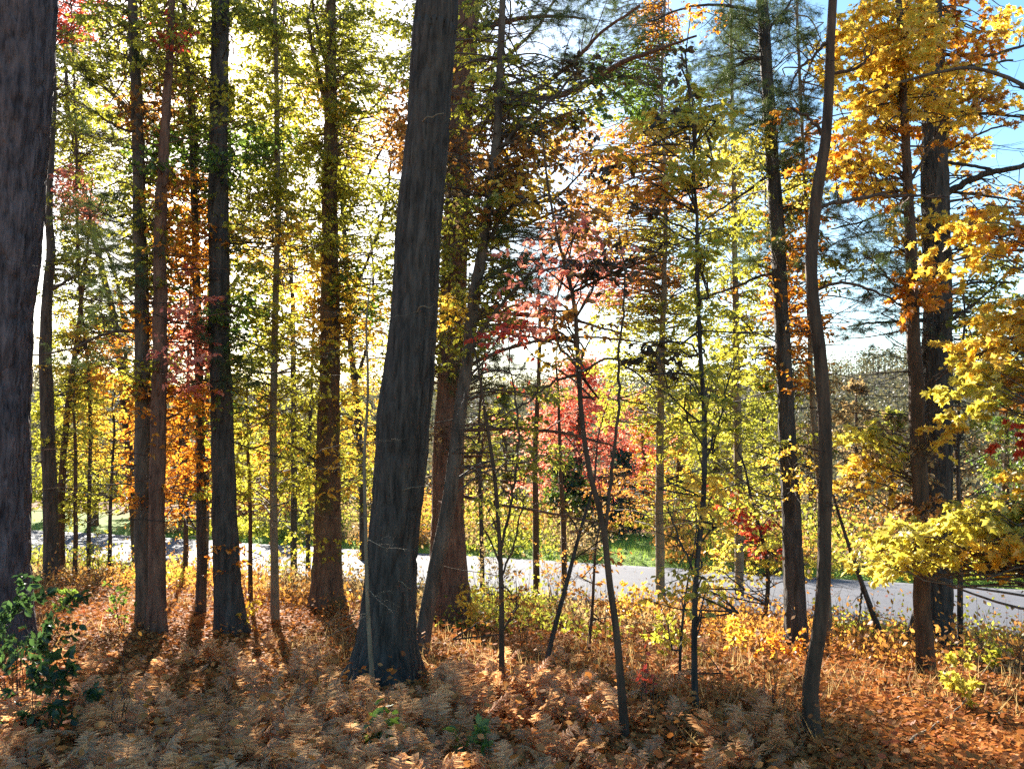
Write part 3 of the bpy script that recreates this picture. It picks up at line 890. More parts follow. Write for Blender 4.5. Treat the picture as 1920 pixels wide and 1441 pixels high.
f(8, 470, 20, 70, 35, 8, 45, 'olive', .07); f(8, 380, 220, 50, 50, 4, 45, 'ygreen', .065); f(8, 470, 190, 60, 60, 10, 45, 'ygreen', .065); f(8, 410, 330, 40, 40, 5, 45, 'green', .06); f(8, 440, 620, 90, 60, 8, 34, 'pine', kind='needle'); f(8, 470, 700, 90, 50, 7, 34, 'pine', kind='needle'); f(8, 415, 590, 30, 40, 4, 40, 'green', .06); f(8, 425, 760, 30, 20, 3, 40, 'green', .06); f(8, 440, 1040, 20, 25, 4, 30, 'orange', .07)
f(9, 510, 130, 90, 110, 26, 55, 'ygreen', .07); f(9, 500, 330, 90, 90, 22, 50, 'ygreen', .07); f(9, 465, 460, 50, 45, 10, 45, 'gold', .07); f(9, 520, 430, 70, 50, 10, 45, 'olive', .07); f(9, 520, 560, 60, 60, 9, 40, 'ygreen', .06)
f(10, 560, 520, 70, 60, 9, 45, 'gold', .065); f(10, 560, 640, 80, 50, 9, 40, 'olive', .06); f(10, 550, 900, 60, 120, 10, 35, 'ygreen', .06)
f(11, 640, 110, 95, 110, 30, 60, 'olive', .075); f(11, 560, 60, 60, 60, 10, 55, 'ygreen', .07); f(11, 600, 290, 85, 90, 26, 55, 'ygreen', .075); f(11, 620, 450, 70, 80, 18, 55, 'olive', .07); f(11, 660, 560, 60, 60, 9, 50, 'green', .07); f(11, 600, 620, 60, 60, 9, 45, 'gold', .065); f(11, 625, 860, 50, 90, 14, 40, 'gold', .065); f(11, 610, 990, 45, 60, 9, 35, 'ygreen', .065); f(11, 620, 740, 50, 50, 8, 40, 'ygreen', .065)
f('12b', 700, 130, 60, 100, 14, 55, 'olive', .075); f('12b', 690, 270, 60, 60, 10, 50, 'rust', .075); f('12b', 700, 400, 50, 70, 9, 45, 'olive', .07); f('12b', 690, 560, 50, 60, 8, 45, 'green', .07); f('12b', 680, 640, 60, 50, 6, 40, 'orange', .065); f('12b', 700, 40, 60, 40, 8, 50, 'olive', .07); f('12b', 660, 830, 50, 90, 7, 35, 'ygreen', .06)
# around the central pines
f(14, 862, 180, 30, 110, 14, 40, 'rust', .07, dY=(-.7, .3), length=.6); f(14, 850, 330, 55, 80, 20, 40, 'rust', .075, dY=(-1.2, .3), length=.6); f(14, 845, 490, 32, 80, 12, 36, 'ygreen', .07, dY=(-.8, .2), length=.6); f(14, 845, 600, 36, 60, 10, 36, 'olive', .07, dY=(-.8, .2), length=.6); f(14, 835, 850, 40, 80, 6, 30, 'umber', .06)
f(14, 1080, 70, 130, 80, 10, 42, 'pine', kind='needle', length=1.2, spread=.6); f(14, 960, 40, 60, 60, 4, 40, 'pine', kind='needle', length=1.2, spread=.6); f(14, 950, 480, 80, 50, 8, 40, 'pine', kind='needle'); f(14, 920, 720, 80, 60, 8, 36, 'pine', kind='needle'); f(14, 980, 160, 90, 60, 9, 40, 'olive', .07)
f(14, 885, 1130, 30, 25, 5, 30, 'gold', .07, length=.5)
f(15, 930, 300, 70, 60, 7, 40, 'rust', .08, length=.9); f(15, 1040, 290, 90, 55, 10, 40, 'rust', .08, length=.9); f(15, 1060, 250, 50, 30, 3, 30, 'umber', .08); f(15, 1000, 360, 60, 40, 9, 40, 'gold', .08); f(15, 1090, 350, 60, 50, 4, 30, 'umber', .08); f(15, 920, 390, 50, 40, 6, 40, 'olive', .08); f(15, 1170, 170, 80, 50, 7, 40, 'green', .08); f(15, 1120, 130, 60, 40, 6, 36, 'umber', .08)
f(15, 760, 330, 30, 40, 4, 30, 'rust', .08, dY=(-1.0, -.5)); f(15, 800, 360, 40, 50, 7, 26, 'umber', .08, dY=(-1.2, -.6)); f(15, 770, 250, 40, 20, 4, 30, 'rust', .08, dY=(-1.2, -.6))
f(18, 1050, 470, 110, 70, 8, 34, 'pink', .055, length=.6, spread=.3); f(18, 1000, 560, 70, 50, 5, 34, 'pink', .055, length=.6, spread=.3); f(18, 1090, 600, 90, 50, 5, 36, 'rust', .055, length=.6, spread=.3); f(18, 1150, 500, 60, 50, 7, 34, 'umber', .06, length=.6, spread=.3); f(18, 930, 620, 40, 40, 4, 40, 'red', .055, length=.6, spread=.3); f(18, 1060, 660, 60, 30, 4, 36, 'gold', .05, length=.6, spread=.3); f(18, 1100, 420, 70, 40, 6, 40, 'rust', .06, length=.6, spread=.3)
f(19, 1240, 620, 70, 80, 13, 45, 'ygreen', .07); f(19, 1230, 760, 60, 70, 12, 45, 'ygreen', .07); f(19, 1200, 560, 60, 40, 6, 45, 'gold', .07); f(19, 1250, 870, 60, 60, 8, 40, 'ygreen', .07); f(19, 1220, 450, 50, 60, 6, 40, 'olive', .07)
f(20, 1315, 215, 65, 80, 18, 42, 'lemon', .065, length=.6, spread=.26); f(20, 1320, 315, 70, 25, 9, 40, 'lemon', .065, length=.6, spread=.26); f(20, 1190, 265, 45, 40, 7, 34, 'gold', .07, length=.6, spread=.26); f(20, 1185, 350, 55, 40, 7, 30, 'orange', .07, length=.6, spread=.26); f(20, 1215, 640, 45, 50, 7, 14, 'umber', .085, kind='oval', length=.5, spread=.2); f(20, 1150, 315, 30, 20, 3, 10, 'umber', .09, length=.5, spread=.2); f(20, 1270, 225, 50, 25, 5, 10, 'umber', .085, length=.5, spread=.2); f(20, 1270, 110, 40, 30, 3, 8, 'umber', .09, length=.5, spread=.2); f(20, 1215, 410, 25, 60, 4, 10, 'umber', .085, length=.4, spread=.18)
f(20, 1330, 430, 70, 60, 9, 34, 'ygreen', .06, length=.6, spread=.26); f(20, 1310, 560, 40, 60, 6, 30, 'ygreen', .06, length=.6, spread=.26); f(20, 1330, 760, 70, 80, 13, 36, 'ygreen', .06, length=.6, spread=.3); f(20, 1320, 960, 70, 80, 9, 34, 'gold', .06, length=.6, spread=.3); f(20, 1300, 1100, 60, 60, 6, 28, 'lemon', .06, length=.5, spread=.26)
f(21, 1375, 430, 85, 70, 12, 45, 'olive', .07); f(21, 1400, 560, 60, 60, 8, 40, 'orange', .07); f(21, 1390, 680, 90, 50, 13, 45, 'ygreen', .07); f(21, 1400, 820, 90, 80, 16, 45, 'ygreen', .07); f(21, 1360, 930, 90, 60, 12, 45, 'gold', .07); f(21, 1370, 1030, 80, 50, 9, 40, 'gold', .07); f(21, 1340, 340, 50, 30, 4, 40, 'pink', .07)
f(22, 1375, 190, 80, 90, 13, 40, 'pine', kind='needle', length=1.1, spread=.55); f(22, 1490, 110, 50, 110, 9, 40, 'pine', kind='needle', length=1.1, spread=.55); f(22, 1380, 50, 80, 50, 8, 40, 'pine', kind='needle', length=1.1, spread=.55); f(22, 1500, 430, 60, 80, 8, 38, 'pine', kind='needle', spread=.5); f(22, 1400, 470, 70, 60, 7, 38, 'pine', kind='needle', spread=.5); f(22, 1440, 330, 60, 30, 5, 40, 'olive', .06); f(22, 1470, 220, 16, 16, 3, 26, 'orange', .07, dY=(-.8, -.4)); f(22, 1475, 880, 40, 60, 8, 34, 'gold', .06, dY=(-.9, .3)); f(22, 1270, 20, 70, 30, 5, 40, 'orange', .06)
# right: the yellow maples and dark pine sprays
f(25, 1640, 70, 85, 70, 22, 46, 'gold', .085, 'maple'); f(25, 1720, 150, 95, 80, 26, 46, 'gold', .085, 'maple'); f(25, 1620, 190, 60, 60, 12, 40, 'gold', .085, 'maple'); f(25, 1610, 315, 85, 45, 15, 42, 'gold', .08, 'maple'); f(25, 1740, 30, 70, 50, 12, 44, 'gold', .085, 'maple'); f(25, 1560, 290, 50, 60, 6, 36, 'orange', .08, 'maple'); f(25, 1730, 540, 50, 40, 9, 40, 'orange', .085, 'maple'); f(25, 1640, 820, 60, 50, 9, 40, 'lemon', .08, 'maple', dY=(0, 1.5)); f(25, 1620, 900, 60, 50, 9, 40, 'gold', .08, 'maple', dY=(0, 1.5)); f(25, 1700, 970, 60, 40, 7, 40, 'rust', .08, 'maple')
f(26, 1840, 60, 90, 70, 14, 44, 'orange', .08, 'maple'); f(26, 1850, 170, 80, 60, 12, 42, 'gold', .08, 'maple'); f(26, 1890, 190, 40, 50, 6, 40, 'rust', .08, 'maple'); f(26, 1630, 520, 70, 60, 9, 40, 'pine', kind='needle', spread=.55); f(26, 1650, 620, 70, 40, 9, 40, 'pine', kind='needle', spread=.55); f(26, 1620, 460, 50, 40, 5, 40, 'pine', kind='needle', spread=.5); f(26, 1890, 420, 60, 50, 9, 44, 'rust', .08); f(26, 1870, 560, 60, 40, 7, 40, 'olive', .08); f(26, 1860, 880, 70, 70, 10, 40, 'tan', .07); f(26, 1600, 330, 50, 40, 4, 36, 'pine', kind='needle')
M = dict(size=.085, kind='maple', length=.7, spread=.28)
f('M2', 1790, 470, 70, 60, 16, 26, 'gold', dY=(-.3, .9), **M); f('M2', 1850, 640, 75, 60, 24, 26, 'gold', dY=(-.3, .6), **M); f('M2', 1825, 730, 65, 55, 22, 26, 'lemon', dY=(-.2, .6), **M); f('M2', 1900, 600, 50, 60, 12, 26, 'gold', dY=(-.3, .5), **M); f('M2', 1890, 430, 50, 40, 7, 24, 'orange', dY=(-.3, .5), **M)
f('M2', 1850, 985, 95, 45, 34, 26, 'lemon', dY=(-.4, .8), **M); f('M2', 1740, 1020, 95, 42, 28, 24, 'lemon', dY=(-.4, .8), **M); f('M2', 1880, 1045, 65, 45, 24, 26, 'gold', dY=(-.4, .6), **M); f('M2', 1900, 930, 40, 60, 10, 24, 'gold', dY=(-.4, .6), **M); f('M2', 1650, 1050, 70, 30, 14, 22, 'lemon', dY=(0, .8), **M); f('M2', 1905, 820, 25, 50, 5, 24, 'red', dY=(0, .8), **M); f('M2', 1895, 740, 40, 40, 6, 24, 'rust', dY=(0, .8), **M)
f(27, 1850, 760, 60, 60, 6, 36, 'olive', .07); f('23b', 1500, 760, 50, 70, 6, 36, 'olive', .06); f('23b', 1520, 900, 50, 50, 6, 34, 'gold', .06); f('23b', 1510, 600, 40, 60, 4, 30, 'orange', .06); f('7b', 390, 900, 50, 90, 7, 30, 'orange', .05); f(3, 165, 800, 50, 70, 6, 34, 'gold', .06); f(17, 1080, 960, 60, 50, 4, 20, 'rust', .05, length=.4); f('16a', 930, 900, 60, 90, 7, 26, 'ygreen', .05, length=.4, spread=.2); f('16a', 970, 1120, 40, 60, 5, 24, 'rust', .045, length=.3, spread=.2)

for i, (pix, bark, lab, pal) in enumerate([
    ([(347, 1090, 10), (350, 900, 8), (352, 720, 6), (356, 560, 4)], 'brown', 'thin brown sapling left of the thin dark upright trunk', 'orange'),
    ([(578, 1075, 10), (577, 900, 8), (585, 700, 6), (590, 560, 4)], 'dark', 'skinny dark sapling close left of the brown mossy oak', 'ygreen'),
    ([(1006, 1130, 15), (1005, 1000, 13), (1003, 850, 11), (1012, 650, 8), (1010, 520, 5)], 'brown', 'reddish brown pole before the road right of the bare straight sapling', 'rust'),
    ([(1058, 1125, 13), (1057, 1000, 11), (1050, 850, 8), (1046, 720, 5)], 'brown', 'brown stick of a tree crossed by the steep leaning sapling', 'rust'),
    ([(1103, 1225, 7), (1112, 1120, 6), (1118, 1020, 4)], 'brown', 'short thin brown stem left of the wavy forked sapling', 'rust'),
    ([(470, 1130, 9), (468, 950, 7), (462, 780, 5)], 'brown', 'thin brown sapling right of the stout straight pine', 'gold'),
    ([(905, 1120, 10), (902, 950, 8), (898, 800, 6), (905, 690, 4)], 'dark', 'thin dark sapling right of the brown veiled pine', 'ygreen'),
    ([(1275, 1290, 6), (1278, 1180, 5), (1290, 1080, 3)], 'dark', 'little dark whip just left of the young beech', 'gold'),
    ([(205, 1082, 8), (208, 930, 6), (214, 800, 4)], 'dark', 'fine dark stem between the pencil sapling and leaning tree', 'gold'),
    ([(140, 1088, 9), (142, 920, 7), (140, 800, 5)], 'brown', 'fine brown stem left of the pencil thin sapling', 'ygreen')]):
    t = T(('X', i), 'sapling', lab, bark, 200 + i, 'sapling')
    t.stem(pix, extra=.8, sides=6)
    t.dead(9, t.base[2] + .6, t.base[2] + 3, .3, 1.0, r=.005)
    x, y = pix[-1][:2]
    t.foliage(x, y + 60, 60, 90, 8, 30, pal, .06, length=.6, spread=.3)

# general leafing of the wood: what colour each stretch of it carries (80-pixel patches of the photo), shared out to the nearest trees
MAP = """.rvyyvvyvv.v.nno.nn.gg.g
.vvyy.yyvv.y.neenn.gg.o.
.vyuvyygyu.yvyee.nn.ggg.
.yyeeeeyguyuguogllno.og.
.pvyovyyyvvugugogllno..u
.vnyovgyyvvynpgyvyonngg.
.vnvoyggyvvynppuyyovn..v
.yvopeyggegyp.yyyyo...vg
.yoypvyygvvn..yyyyo....g
.ygooyyyg...v.yyyv.tt.g
.ygooyyyg...v...yyv.tt..
.yyooyyyy.....u.yy..t..."""
LET = dict(r='red', p='pink', o='orange', u='rust', g='gold', l='lemon', y='ygreen', v='olive', e='green', n='pine', d='umber', t='tan')
HOST = [2, '2b', 4, 5, 6, 7, 8, 9, 10, 11, '12b', 14, 15, 19, 21, 22, '23b', 25, 26]
hr = np.random.default_rng(9)
for r_, row in enumerate(MAP.split('\n')):
    for c_, ch in enumerate(row):
        if ch == '.':
            continue
        cx, cy = c_ * 80 + 40, r_ * 80 + 40
        if c_ == 1:
            cx += 15
        dens = 1.9 if c_ < 10 else (1.55 if c_ < 19 else .8)
        if r_ > 8:
            dens *= .6
        for _ in range(3):
            best = min(HOST, key=lambda k: abs(np.interp(P(cx, cy, G[k].Y)[2], G[k].path[:, 2], G[k].path[:, 0]) - P(cx, cy, G[k].Y)[0]) * F / G[k].Y + hr.uniform(0, 170))
            jx, jy = hr.uniform(-18, 18, 2)
            if ch == 'n':
                G[best].foliage(cx + jx, cy + jy, 50, 46, max(1, int(3 * dens * min(2.2, (G[best].Y / 10.5) ** 1.6) + .5)), 38, 'pine', kind='needle', length=1.0, spread=.5, dY=(-.8, 1.6))
            else:
                kd, sz = ('maple', .08) if c_ > 18 and ch in 'go' else ('oval', .074)
                G[best].foliage(cx + jx, cy + jy, 52, 48, max(1, int(3.4 * dens * min(2.2, (G[best].Y / 10.5) ** 1.6) + .5)), 50, LET[ch], sz, kd, dY=(-.5, 2.2), length=.55, spread=.42)

# red-leaved young maple before the road, right of centre
t = T('S2', 'sapling', 'small bright red and yellow maple sapling before the road', 'dark', 140, 'sapling')
t.stem([(1432, 1165, 9), (1440, 1090, 8), (1432, 1020, 7), (1410, 940, 5), (1395, 870, 4)], extra=.4, sides=7)
t.foliage(1420, 985, 55, 40, 12, 34, 'red', .075, 'maple', length=.6, spread=.25)
t.foliage(1450, 1040, 50, 20, 5, 30, 'red', .075, 'maple', length=.6, spread=.25)
t.foliage(1400, 1050, 60, 40, 9, 30, 'lemon', .07, 'maple', length=.6, spread=.25)
t.foliage(1500, 1010, 50, 40, 7, 28, 'lemon', .07, 'maple', length=.6, spread=.25)
t.foliage(1360, 1060, 70, 45, 12, 30, 'lemon', .065, 'maple', length=.6, spread=.28)
t.foliage(1460, 940, 60, 50, 9, 30, 'ygreen', .065, 'maple', length=.6, spread=.28)
t.foliage(1570, 1050, 50, 35, 7, 28, 'lemon', .07, 'maple', length=.6, spread=.28)
t.foliage(1340, 925, 40, 15, 4, 28, 'red', .07, 'maple', length=.6, spread=.25)

# ------------------------------------------------------------------ trees beyond the road
FAR = [
    # px, depth, top y, half width px, palettes, label
    (95, 36, 735, 75, ['ygreen', 'olive'], 'yellow green tree across the road behind the slim left trunk'),
    (175, 33, 690, 70, ['gold', 'ygreen'], 'golden tree across the road behind the leaning slender tree'),
    (265, 38, 720, 60, ['orange', 'gold'], 'orange tree across the road behind the grey pine pair'),
    (345, 33, 745, 65, ['orange', 'rust'], 'burnt orange tree across the road left of the stout pine'),
    (455, 41, 770, 62, ['ygreen', 'lemon'], 'lime yellow tree across the road right of the stout pine'),
    (505, 35, 735, 50, ['gold', 'orange'], 'amber tree across the road behind the pale mottled trunk'),
    (575, 37, 755, 58, ['ygreen', 'lemon'], 'bright yellow green tree across the road left of the mossy oak'),
    (660, 42, 760, 60, ['olive', 'ygreen'], 'olive tree across the road between mossy oak and giant pine'),
    (700, 33, 790, 50, ['gold', 'olive'], 'low golden tree across the road beside the giant pine'),
    (905, 40, 770, 60, ['olive', 'tan'], 'drab olive tree across the road right of the grey leaning trunk'),
    (945, 50, 735, 50, ['olive', 'wood'], 'dull brown green tree far across the road near centre'),
    (1082, 33, 690, 155, ['pink', 'red', 'pink'], 'large crimson maple glowing across the road near centre'),
    (1205, 46, 750, 50, ['orange', 'gold'], 'orange tree across the road behind the crimson maple'),
    (1275, 38, 745, 62, ['ygreen', 'gold'], 'yellow tree across the road behind the light tan trunk'),
    (1345, 35, 720, 68, ['ygreen', 'olive'], 'leafy yellow green tree across the road behind the young beech'),
    (1430, 40, 715, 68, ['olive', 'ygreen'], 'olive yellow tree across the road behind the leaning pine'),
    (1530, 44, 735, 60, ['wood', 'tan'], 'brown tree across the road behind the snaking trunk'),
    (1610, 52, 715, 62, ['wood', 'tan'], 'bare looking brown tree across the road right of snaking trunk'),
    (1670, 40, 770, 62, ['tan', 'olive'], 'pale tan tree across the road left of the flared pine'),
    (1790, 47, 730, 65, ['tan', 'wood'], 'tan tree across the road right of the flared pine'),
    (1880, 40, 745, 75, ['green', 'olive'], 'dull green tree across the road at the right edge'),
]
for i, (px, Y, yt, hw, pals, lab) in enumerate(FAR):
    kind = 'maple_tree' if pals[0] in ('red', 'orange', 'gold') else 'broadleaf_tree'
    t = T(('F', i), kind, lab, 'brown', 300 + i, group='autumn trees beyond the road')
    X = (px - 960) / F * Y
    gz = float(ground(X, Y))
    top = P(px, yt, Y)[2]
    ppy = 840 + (1.6 - gz) / Y * F
    yg = 720.5 + F * math.tan(math.atan2(CAM_H - gz, Y) + PITCH) if False else None
    # base pixel row from the ground height
    dz = (gz - CAM_H) / Y
    b = (dz * CP - SP) / (CP + dz * SP)
    pyb = 720.5 - b * F
    w = 14 * 34 / Y
    t.stem([(px, pyb, w * 1.3), (px + t.rng.normal(0, 5), (pyb + yt) / 2, w), (px + t.rng.normal(0, 8), yt + 25, w * .35)], Y=Y, extra=0, sides=8)
    R = hw / F * Y
    t.round_crown(gz + .12 * (top - gz), top, R, int(190 if hw > 100 else 80), 95, pals, size=.125 * Y / 34, kind='card')

t = T('spruce', 'spruce_tree', 'dark bluish spruce under the crimson maple by the lawn', 'dark', 350)
t.stem([(1165, 1035, 12), (1165, 960, 8), (1165, 905, 3)], Y=29.5, extra=0, sides=7)
t.round_crown(t.base[2] + .1, t.base[2] + 2.7, 1.5, 45, 80, ['spruce'], size=.12, kind='card', shape=2)
t = T('spruce2', 'spruce_tree', 'squat dark evergreen left of the bluish spruce', 'dark', 351)
t.stem([(1060, 1030, 12), (1060, 970, 8), (1060, 925, 3)], Y=30.5, extra=0, sides=7)
t.round_crown(t.base[2] + .1, t.base[2] + 2.4, 1.7, 50, 90, ['spruce', 'green'], size=.14, kind='card', shape=2)

for k in (12, '16a', 17, 18, 20, '23b', 24, 27, 23):
    G[k].dead(9, G[k].base[2] + .5, G[k].base[2] + 3.2, .15, .6, r=.0035)
for k, m in ((9, 10), (25, 10), (15, 12), (26, 12), (22, 10)):
    G[k].dead(m, G[k].base[2] + .8, G[k].base[2] + 6, .6, 1.8, r=.008)

# ------------------------------------------------------------------ build them
for t in list(TREES.values()):
    brs = t.branches
    t.branches = [b for b in brs if not isinstance(b, tuple)]
    e = t.link()
    for b in brs:
        if isinstance(b, tuple):
            b[1].link('branch', [BK[b[0]]], e, t.base, smooth_shade=True)['label'] = 'short pale dead stub on the bark'

# ------------------------------------------------------------------ far woods: one mass on the valley floor and hill
B = Build()
rng = np.random.default_rng(77)
n = 5200
R = np.sqrt(rng.uniform(58 ** 2, 430 ** 2, n * 2))
A = rng.uniform(-.72, .72, n * 2)
X, Y = R * np.sin(A), R * np.cos(A)
keep = rng.random(len(R)) < np.clip(170 / R, 0, 1)
X, Y, R = X[keep], Y[keep], R[keep]
Z = ground(X, Y)
h = rng.uniform(6, 11, len(X)) * np.clip(R / 120, .62, 1.1)
rad = h * rng.uniform(.28, .42, len(X))
for x, y, z, hh, rr, rd in zip(X, Y, Z, h, rad, R):
    m = int(np.clip(11000 / rd, 40, 210))
    d = norm(rng.normal(size=(m, 3))) * (rng.uniform(.55, 1.08, (m, 1)))
    p = np.array([x, y, z + hh * .58]) + d * np.array([rr, rr, hh * .45])
    B.leaves(p, rng.normal(size=(m, 3)), rng.normal(size=(m, 3)), rng.uniform(.5, 1.0, m) * rr * .36 * (.6 + .4 * min(1, rd / 120)), 'card', 0)
    B.tubes(np.array([[[x, y, z - .3], [x, y, z + hh * .8]]]), np.array([[.14, .06]]), 4, mat=1)
wo = B.link('distant_woods', [LM['wood'], BK['brown']]); wo['kind'] = 'stuff'
wo['label'] = 'mass of brown and olive autumn woods on the distant valley and hill'
wo['category'] = 'woods'

# low brush beyond and along the road
B = Build()
n = 9000
sS = rng.uniform(-26, 24, n); uU = np.where(rng.random(n) < .62, rng.uniform(ROAD_W + .5, ROAD_W + 12, n), rng.uniform(-5.5, -.7, n))
X = base[0] + sS * dt[0] + uU * dn[0]; Y = base[1] + sS * dt[1] + uU * dn[1]
lawn = (np.abs((X / Y) * F + 960 - 1185) < 62) & (uU > 0) & (uU < ROAD_W + 9)
X, Y, uU = X[~lawn], Y[~lawn], uU[~lawn]
Z = ground(X, Y)
pal_i = (vnoise(X * .3, Y * .3, seed=31) * 5).astype(int)
for x, y, z, u_, pi in zip(X, Y, Z, uU, pal_i):
    hh = rng.uniform(.3, 1.2) * (1.15 if u_ > ROAD_W + 2.2 else .6 if u_ > 0 else (rng.uniform(.25, .6) if rng.random() < .9 else rng.uniform(.6, 1.05)))
    m = 34 if u_ > 0 else 24
    p = np.array([x, y, z]) + np.abs(rng.normal(0, .5, (m, 3))) * np.array([0, 0, hh]) + rng.normal(0, .3 * hh + .08, (m, 3)) * np.array([1, 1, .1])
    B.leaves(p, rng.normal(size=(m, 3)) + np.array([0, 0, .6]), rng.normal(size=(m, 3)), rng.uniform(.07, .15, m) * (1 if u_ > 0 else .62), 'card', int(pi) % 5)
    k = 3 if u_ > 0 else 2
    q = np.array([x, y, z - .02]) + rng.normal(0, .08, (k, 3)) * np.array([1, 1, 0])
    tip = q + rng.normal(0, .25, (k, 3)) * np.array([1, 1, 0]) * hh + np.array([0, 0, hh])
    B.tubes(np.stack([q, tip], 1), np.array([[.004, .0015]] * k), 3, mat=5)
bo = B.link('roadside_undergrowth', [LM['ygreen'], LM['olive'], LM['tan'], LM['rust'], LM['ygreen'], BK['brown']]); bo['kind'] = 'stuff'

# ------------------------------------------------------------------ forest floor: fallen leaves, dried ferns, grass
B = Build()
n = 170000
yy = 2.6 + 15.5 * rng.random(n) ** 1.35
xx = rng.uniform(-1, 1, n) * (yy * .68 + 1.2)
u_ = road_u(xx, yy)
ok = u_ < np.where(rng.random(n) < .06, 4.5, -.35)
xx, yy = xx[ok], yy[ok]; n = len(xx)
u_ = road_u(xx, yy)
zz = np.where(u_ > -.1, -1.40, ground(xx, yy)) + rng.uniform(.004, .045, n) * np.where(u_ > -.1, .5, 1)
nr = norm(np.array([0, 0, 1.]) + rng.normal(0, .38, (n, 3)))
ax = np.c_[rng.normal(0, 1, (n, 2)), rng.normal(0, .2, n)]
sz = rng.uniform(.035, .07, n)
mk = rng.random(n) < .4
P3 = np.c_[xx, yy, zz]
B.leaves(P3[mk], ax[mk], nr[mk], sz[mk] * 1.05, 'maple', 0)
B.leaves(P3[~mk], ax[~mk], nr[~mk], sz[~mk], 'curl', 0)
# leaves caught on the ferns
k = rng.choice(n, 14000)
Q = P3[k] + np.c_[np.zeros((14000, 2)), rng.uniform(.03, .26, 14000)]
B.leaves(Q, ax[k], norm(nr[k] + rng.normal(0, .5, (14000, 3))), sz[k] * 1.1, 'curl', 0)
lo = B.link('fallen_leaves', [LM['litter']]); lo['kind'] = 'stuff'


def fern(B, base, rng, nf, L, mat, pin=19):
    for _ in range(nf):
        a = rng.uniform(0, 2 * math.pi); l = L * rng.uniform(.6, 1.15)
        e = rng.uniform(.7, 1.45)
        t = np.linspace(0, 1, 8)
        out = l * (np.sin(t * 1.5) * math.cos(e) * .9 + .1 * t)
        up = l * (math.sin(e) * t - .30 * t ** 2.6)
        p = base + np.stack([math.cos(a) * out, math.sin(a) * out, up], 1)
        B.tubes(p[None], (np.linspace(.0035, .001, 8))[None], 3, mat=mat)
        k = np.linspace(.14, .98, pin)
        pp = np.stack([np.interp(k, t, p[:, j]) for j in range(3)], 1)
        tg = norm(np.stack([np.interp(k, t, np.gradient(p[:, j])) for j in range(3)], 1))
        sd = norm(np.cross(tg, np.array([0, 0, 1.])) + 1e-4)
        nn = np.cross(sd, tg)
        sz = l * .26 * np.sin(np.clip(k * 1.05, 0, 1) * math.pi) ** .7 * (1 - .45 * k) + .012
        for s_ in (1, -1):
            B.leaves(pp, sd * s_ + tg * .35 + rng.normal(0, .16, (pin, 3)) + np.array([0, 0, -.15]), nn + rng.normal(0, .25, (pin, 3)), sz, 'pinna', mat)


B = Build()
cnt = 0
while cnt < 470:
    px, py = rng.uniform(-60, 1500), rng.uniform(1215, 1560)
    w = (.3 + .7 * float(vnoise(px / 130, py / 70, seed=61) > .42)) if (py > 1265 and px < 1080) else .12
    if py < 1265 and px < 560:
        w = .3
    if 635 < px < 805 and py < 1318:
        continue
    if px < 160 and py > 1180:
        w = .2
    if rng.random() > w:
        continue
    b = hit(px, py)
    if b[1] < 2.6:
        continue
    fern(B, b - np.array([0, 0, .02]), rng, int(rng.integers(3, 7)), rng.uniform(.22, .46), 0)
    cnt += 1
fo = B.link('dried_fern_undergrowth', [LM['fern']]); fo['kind'] = 'stuff'

# dry grass and weed stalks between leaves
B = Build()
n = 26000
yy = 3 + 14 * rng.random(n) ** 1.2
xx = rng.uniform(-1, 1, n) * (yy * .66 + 1)
keepm = (vnoise(xx * .6, yy * .6, seed=41) > .52) & (road_u(xx, yy) < -.2)
xx, yy = xx[keepm], yy[keepm]; n = len(xx)
P3 = np.c_[xx, yy, ground(xx, yy)]
B.leaves(P3, np.array([0, 0, 1.]) + rng.normal(0, .45, (n, 3)), rng.normal(size=(n, 3)), rng.uniform(.10, .30, n), 'blade', 0)
go = B.link('dry_grass', [LM['tan']]); go['kind'] = 'stuff'

# lawn beyond the road
B = Build()
n = 30000
sS = rng.uniform(-22, 20, n); uU = rng.uniform(ROAD_W + .15, ROAD_W + 6.5, n)
X = base[0] + sS * dt[0] + uU * dn[0]; Y = base[1] + sS * dt[1] + uU * dn[1]
B.leaves(np.c_[X, Y, ground(X, Y)], np.array([0, 0, 1.]) + rng.normal(0, .4, (n, 3)), rng.normal(size=(n, 3)), rng.uniform(.10, .2, n) * 1.3, 'blade', 0)
ro = B.link('roadside_grass', [LM['lawn']]); ro['kind'] = 'stuff'


# ------------------------------------------------------------------ small plants one can tell apart
def plant(name, label, cat, px, py, h, nst, nl, pal, size, kind='oval', seed=1, group=None, width=.5, stem_r=.004, Y=None):
    r = np.random.default_rng(seed)
    b = hit(px, py)
    e = bpy.data.objects.new(name, None); COL.objects.link(e); e.location = b
    e.empty_display_size = .1
    tag(e, label, cat, group)
    S, Lf = Build(), Build()
    for _ in range(nst):
        a = r.uniform(0, 6.28); q = r.uniform(.1, 1) * width
        st = b + np.array([math.cos(a), math.sin(a), 0]) * .04
        tip = b + np.array([math.cos(a) * q, math.sin(a) * q, h * r.uniform(.6, 1.1)])
        main, mr, tw, tr, lp, la, ln, ls = spray(st - np.array([0, 0, .03]), tip, stem_r, nl, size, r, spread=h * .35, flat=.5)
        S.tubes(main[None], mr[None], 5); S.tubes(tw, tr, 3)
        Lf.leaves(lp, la, ln, ls, kind, 0)
    S.link('stem', [BK['twig']], e, b)
    Lf.link('foliage', [LM[pal]], e, b)
    return e


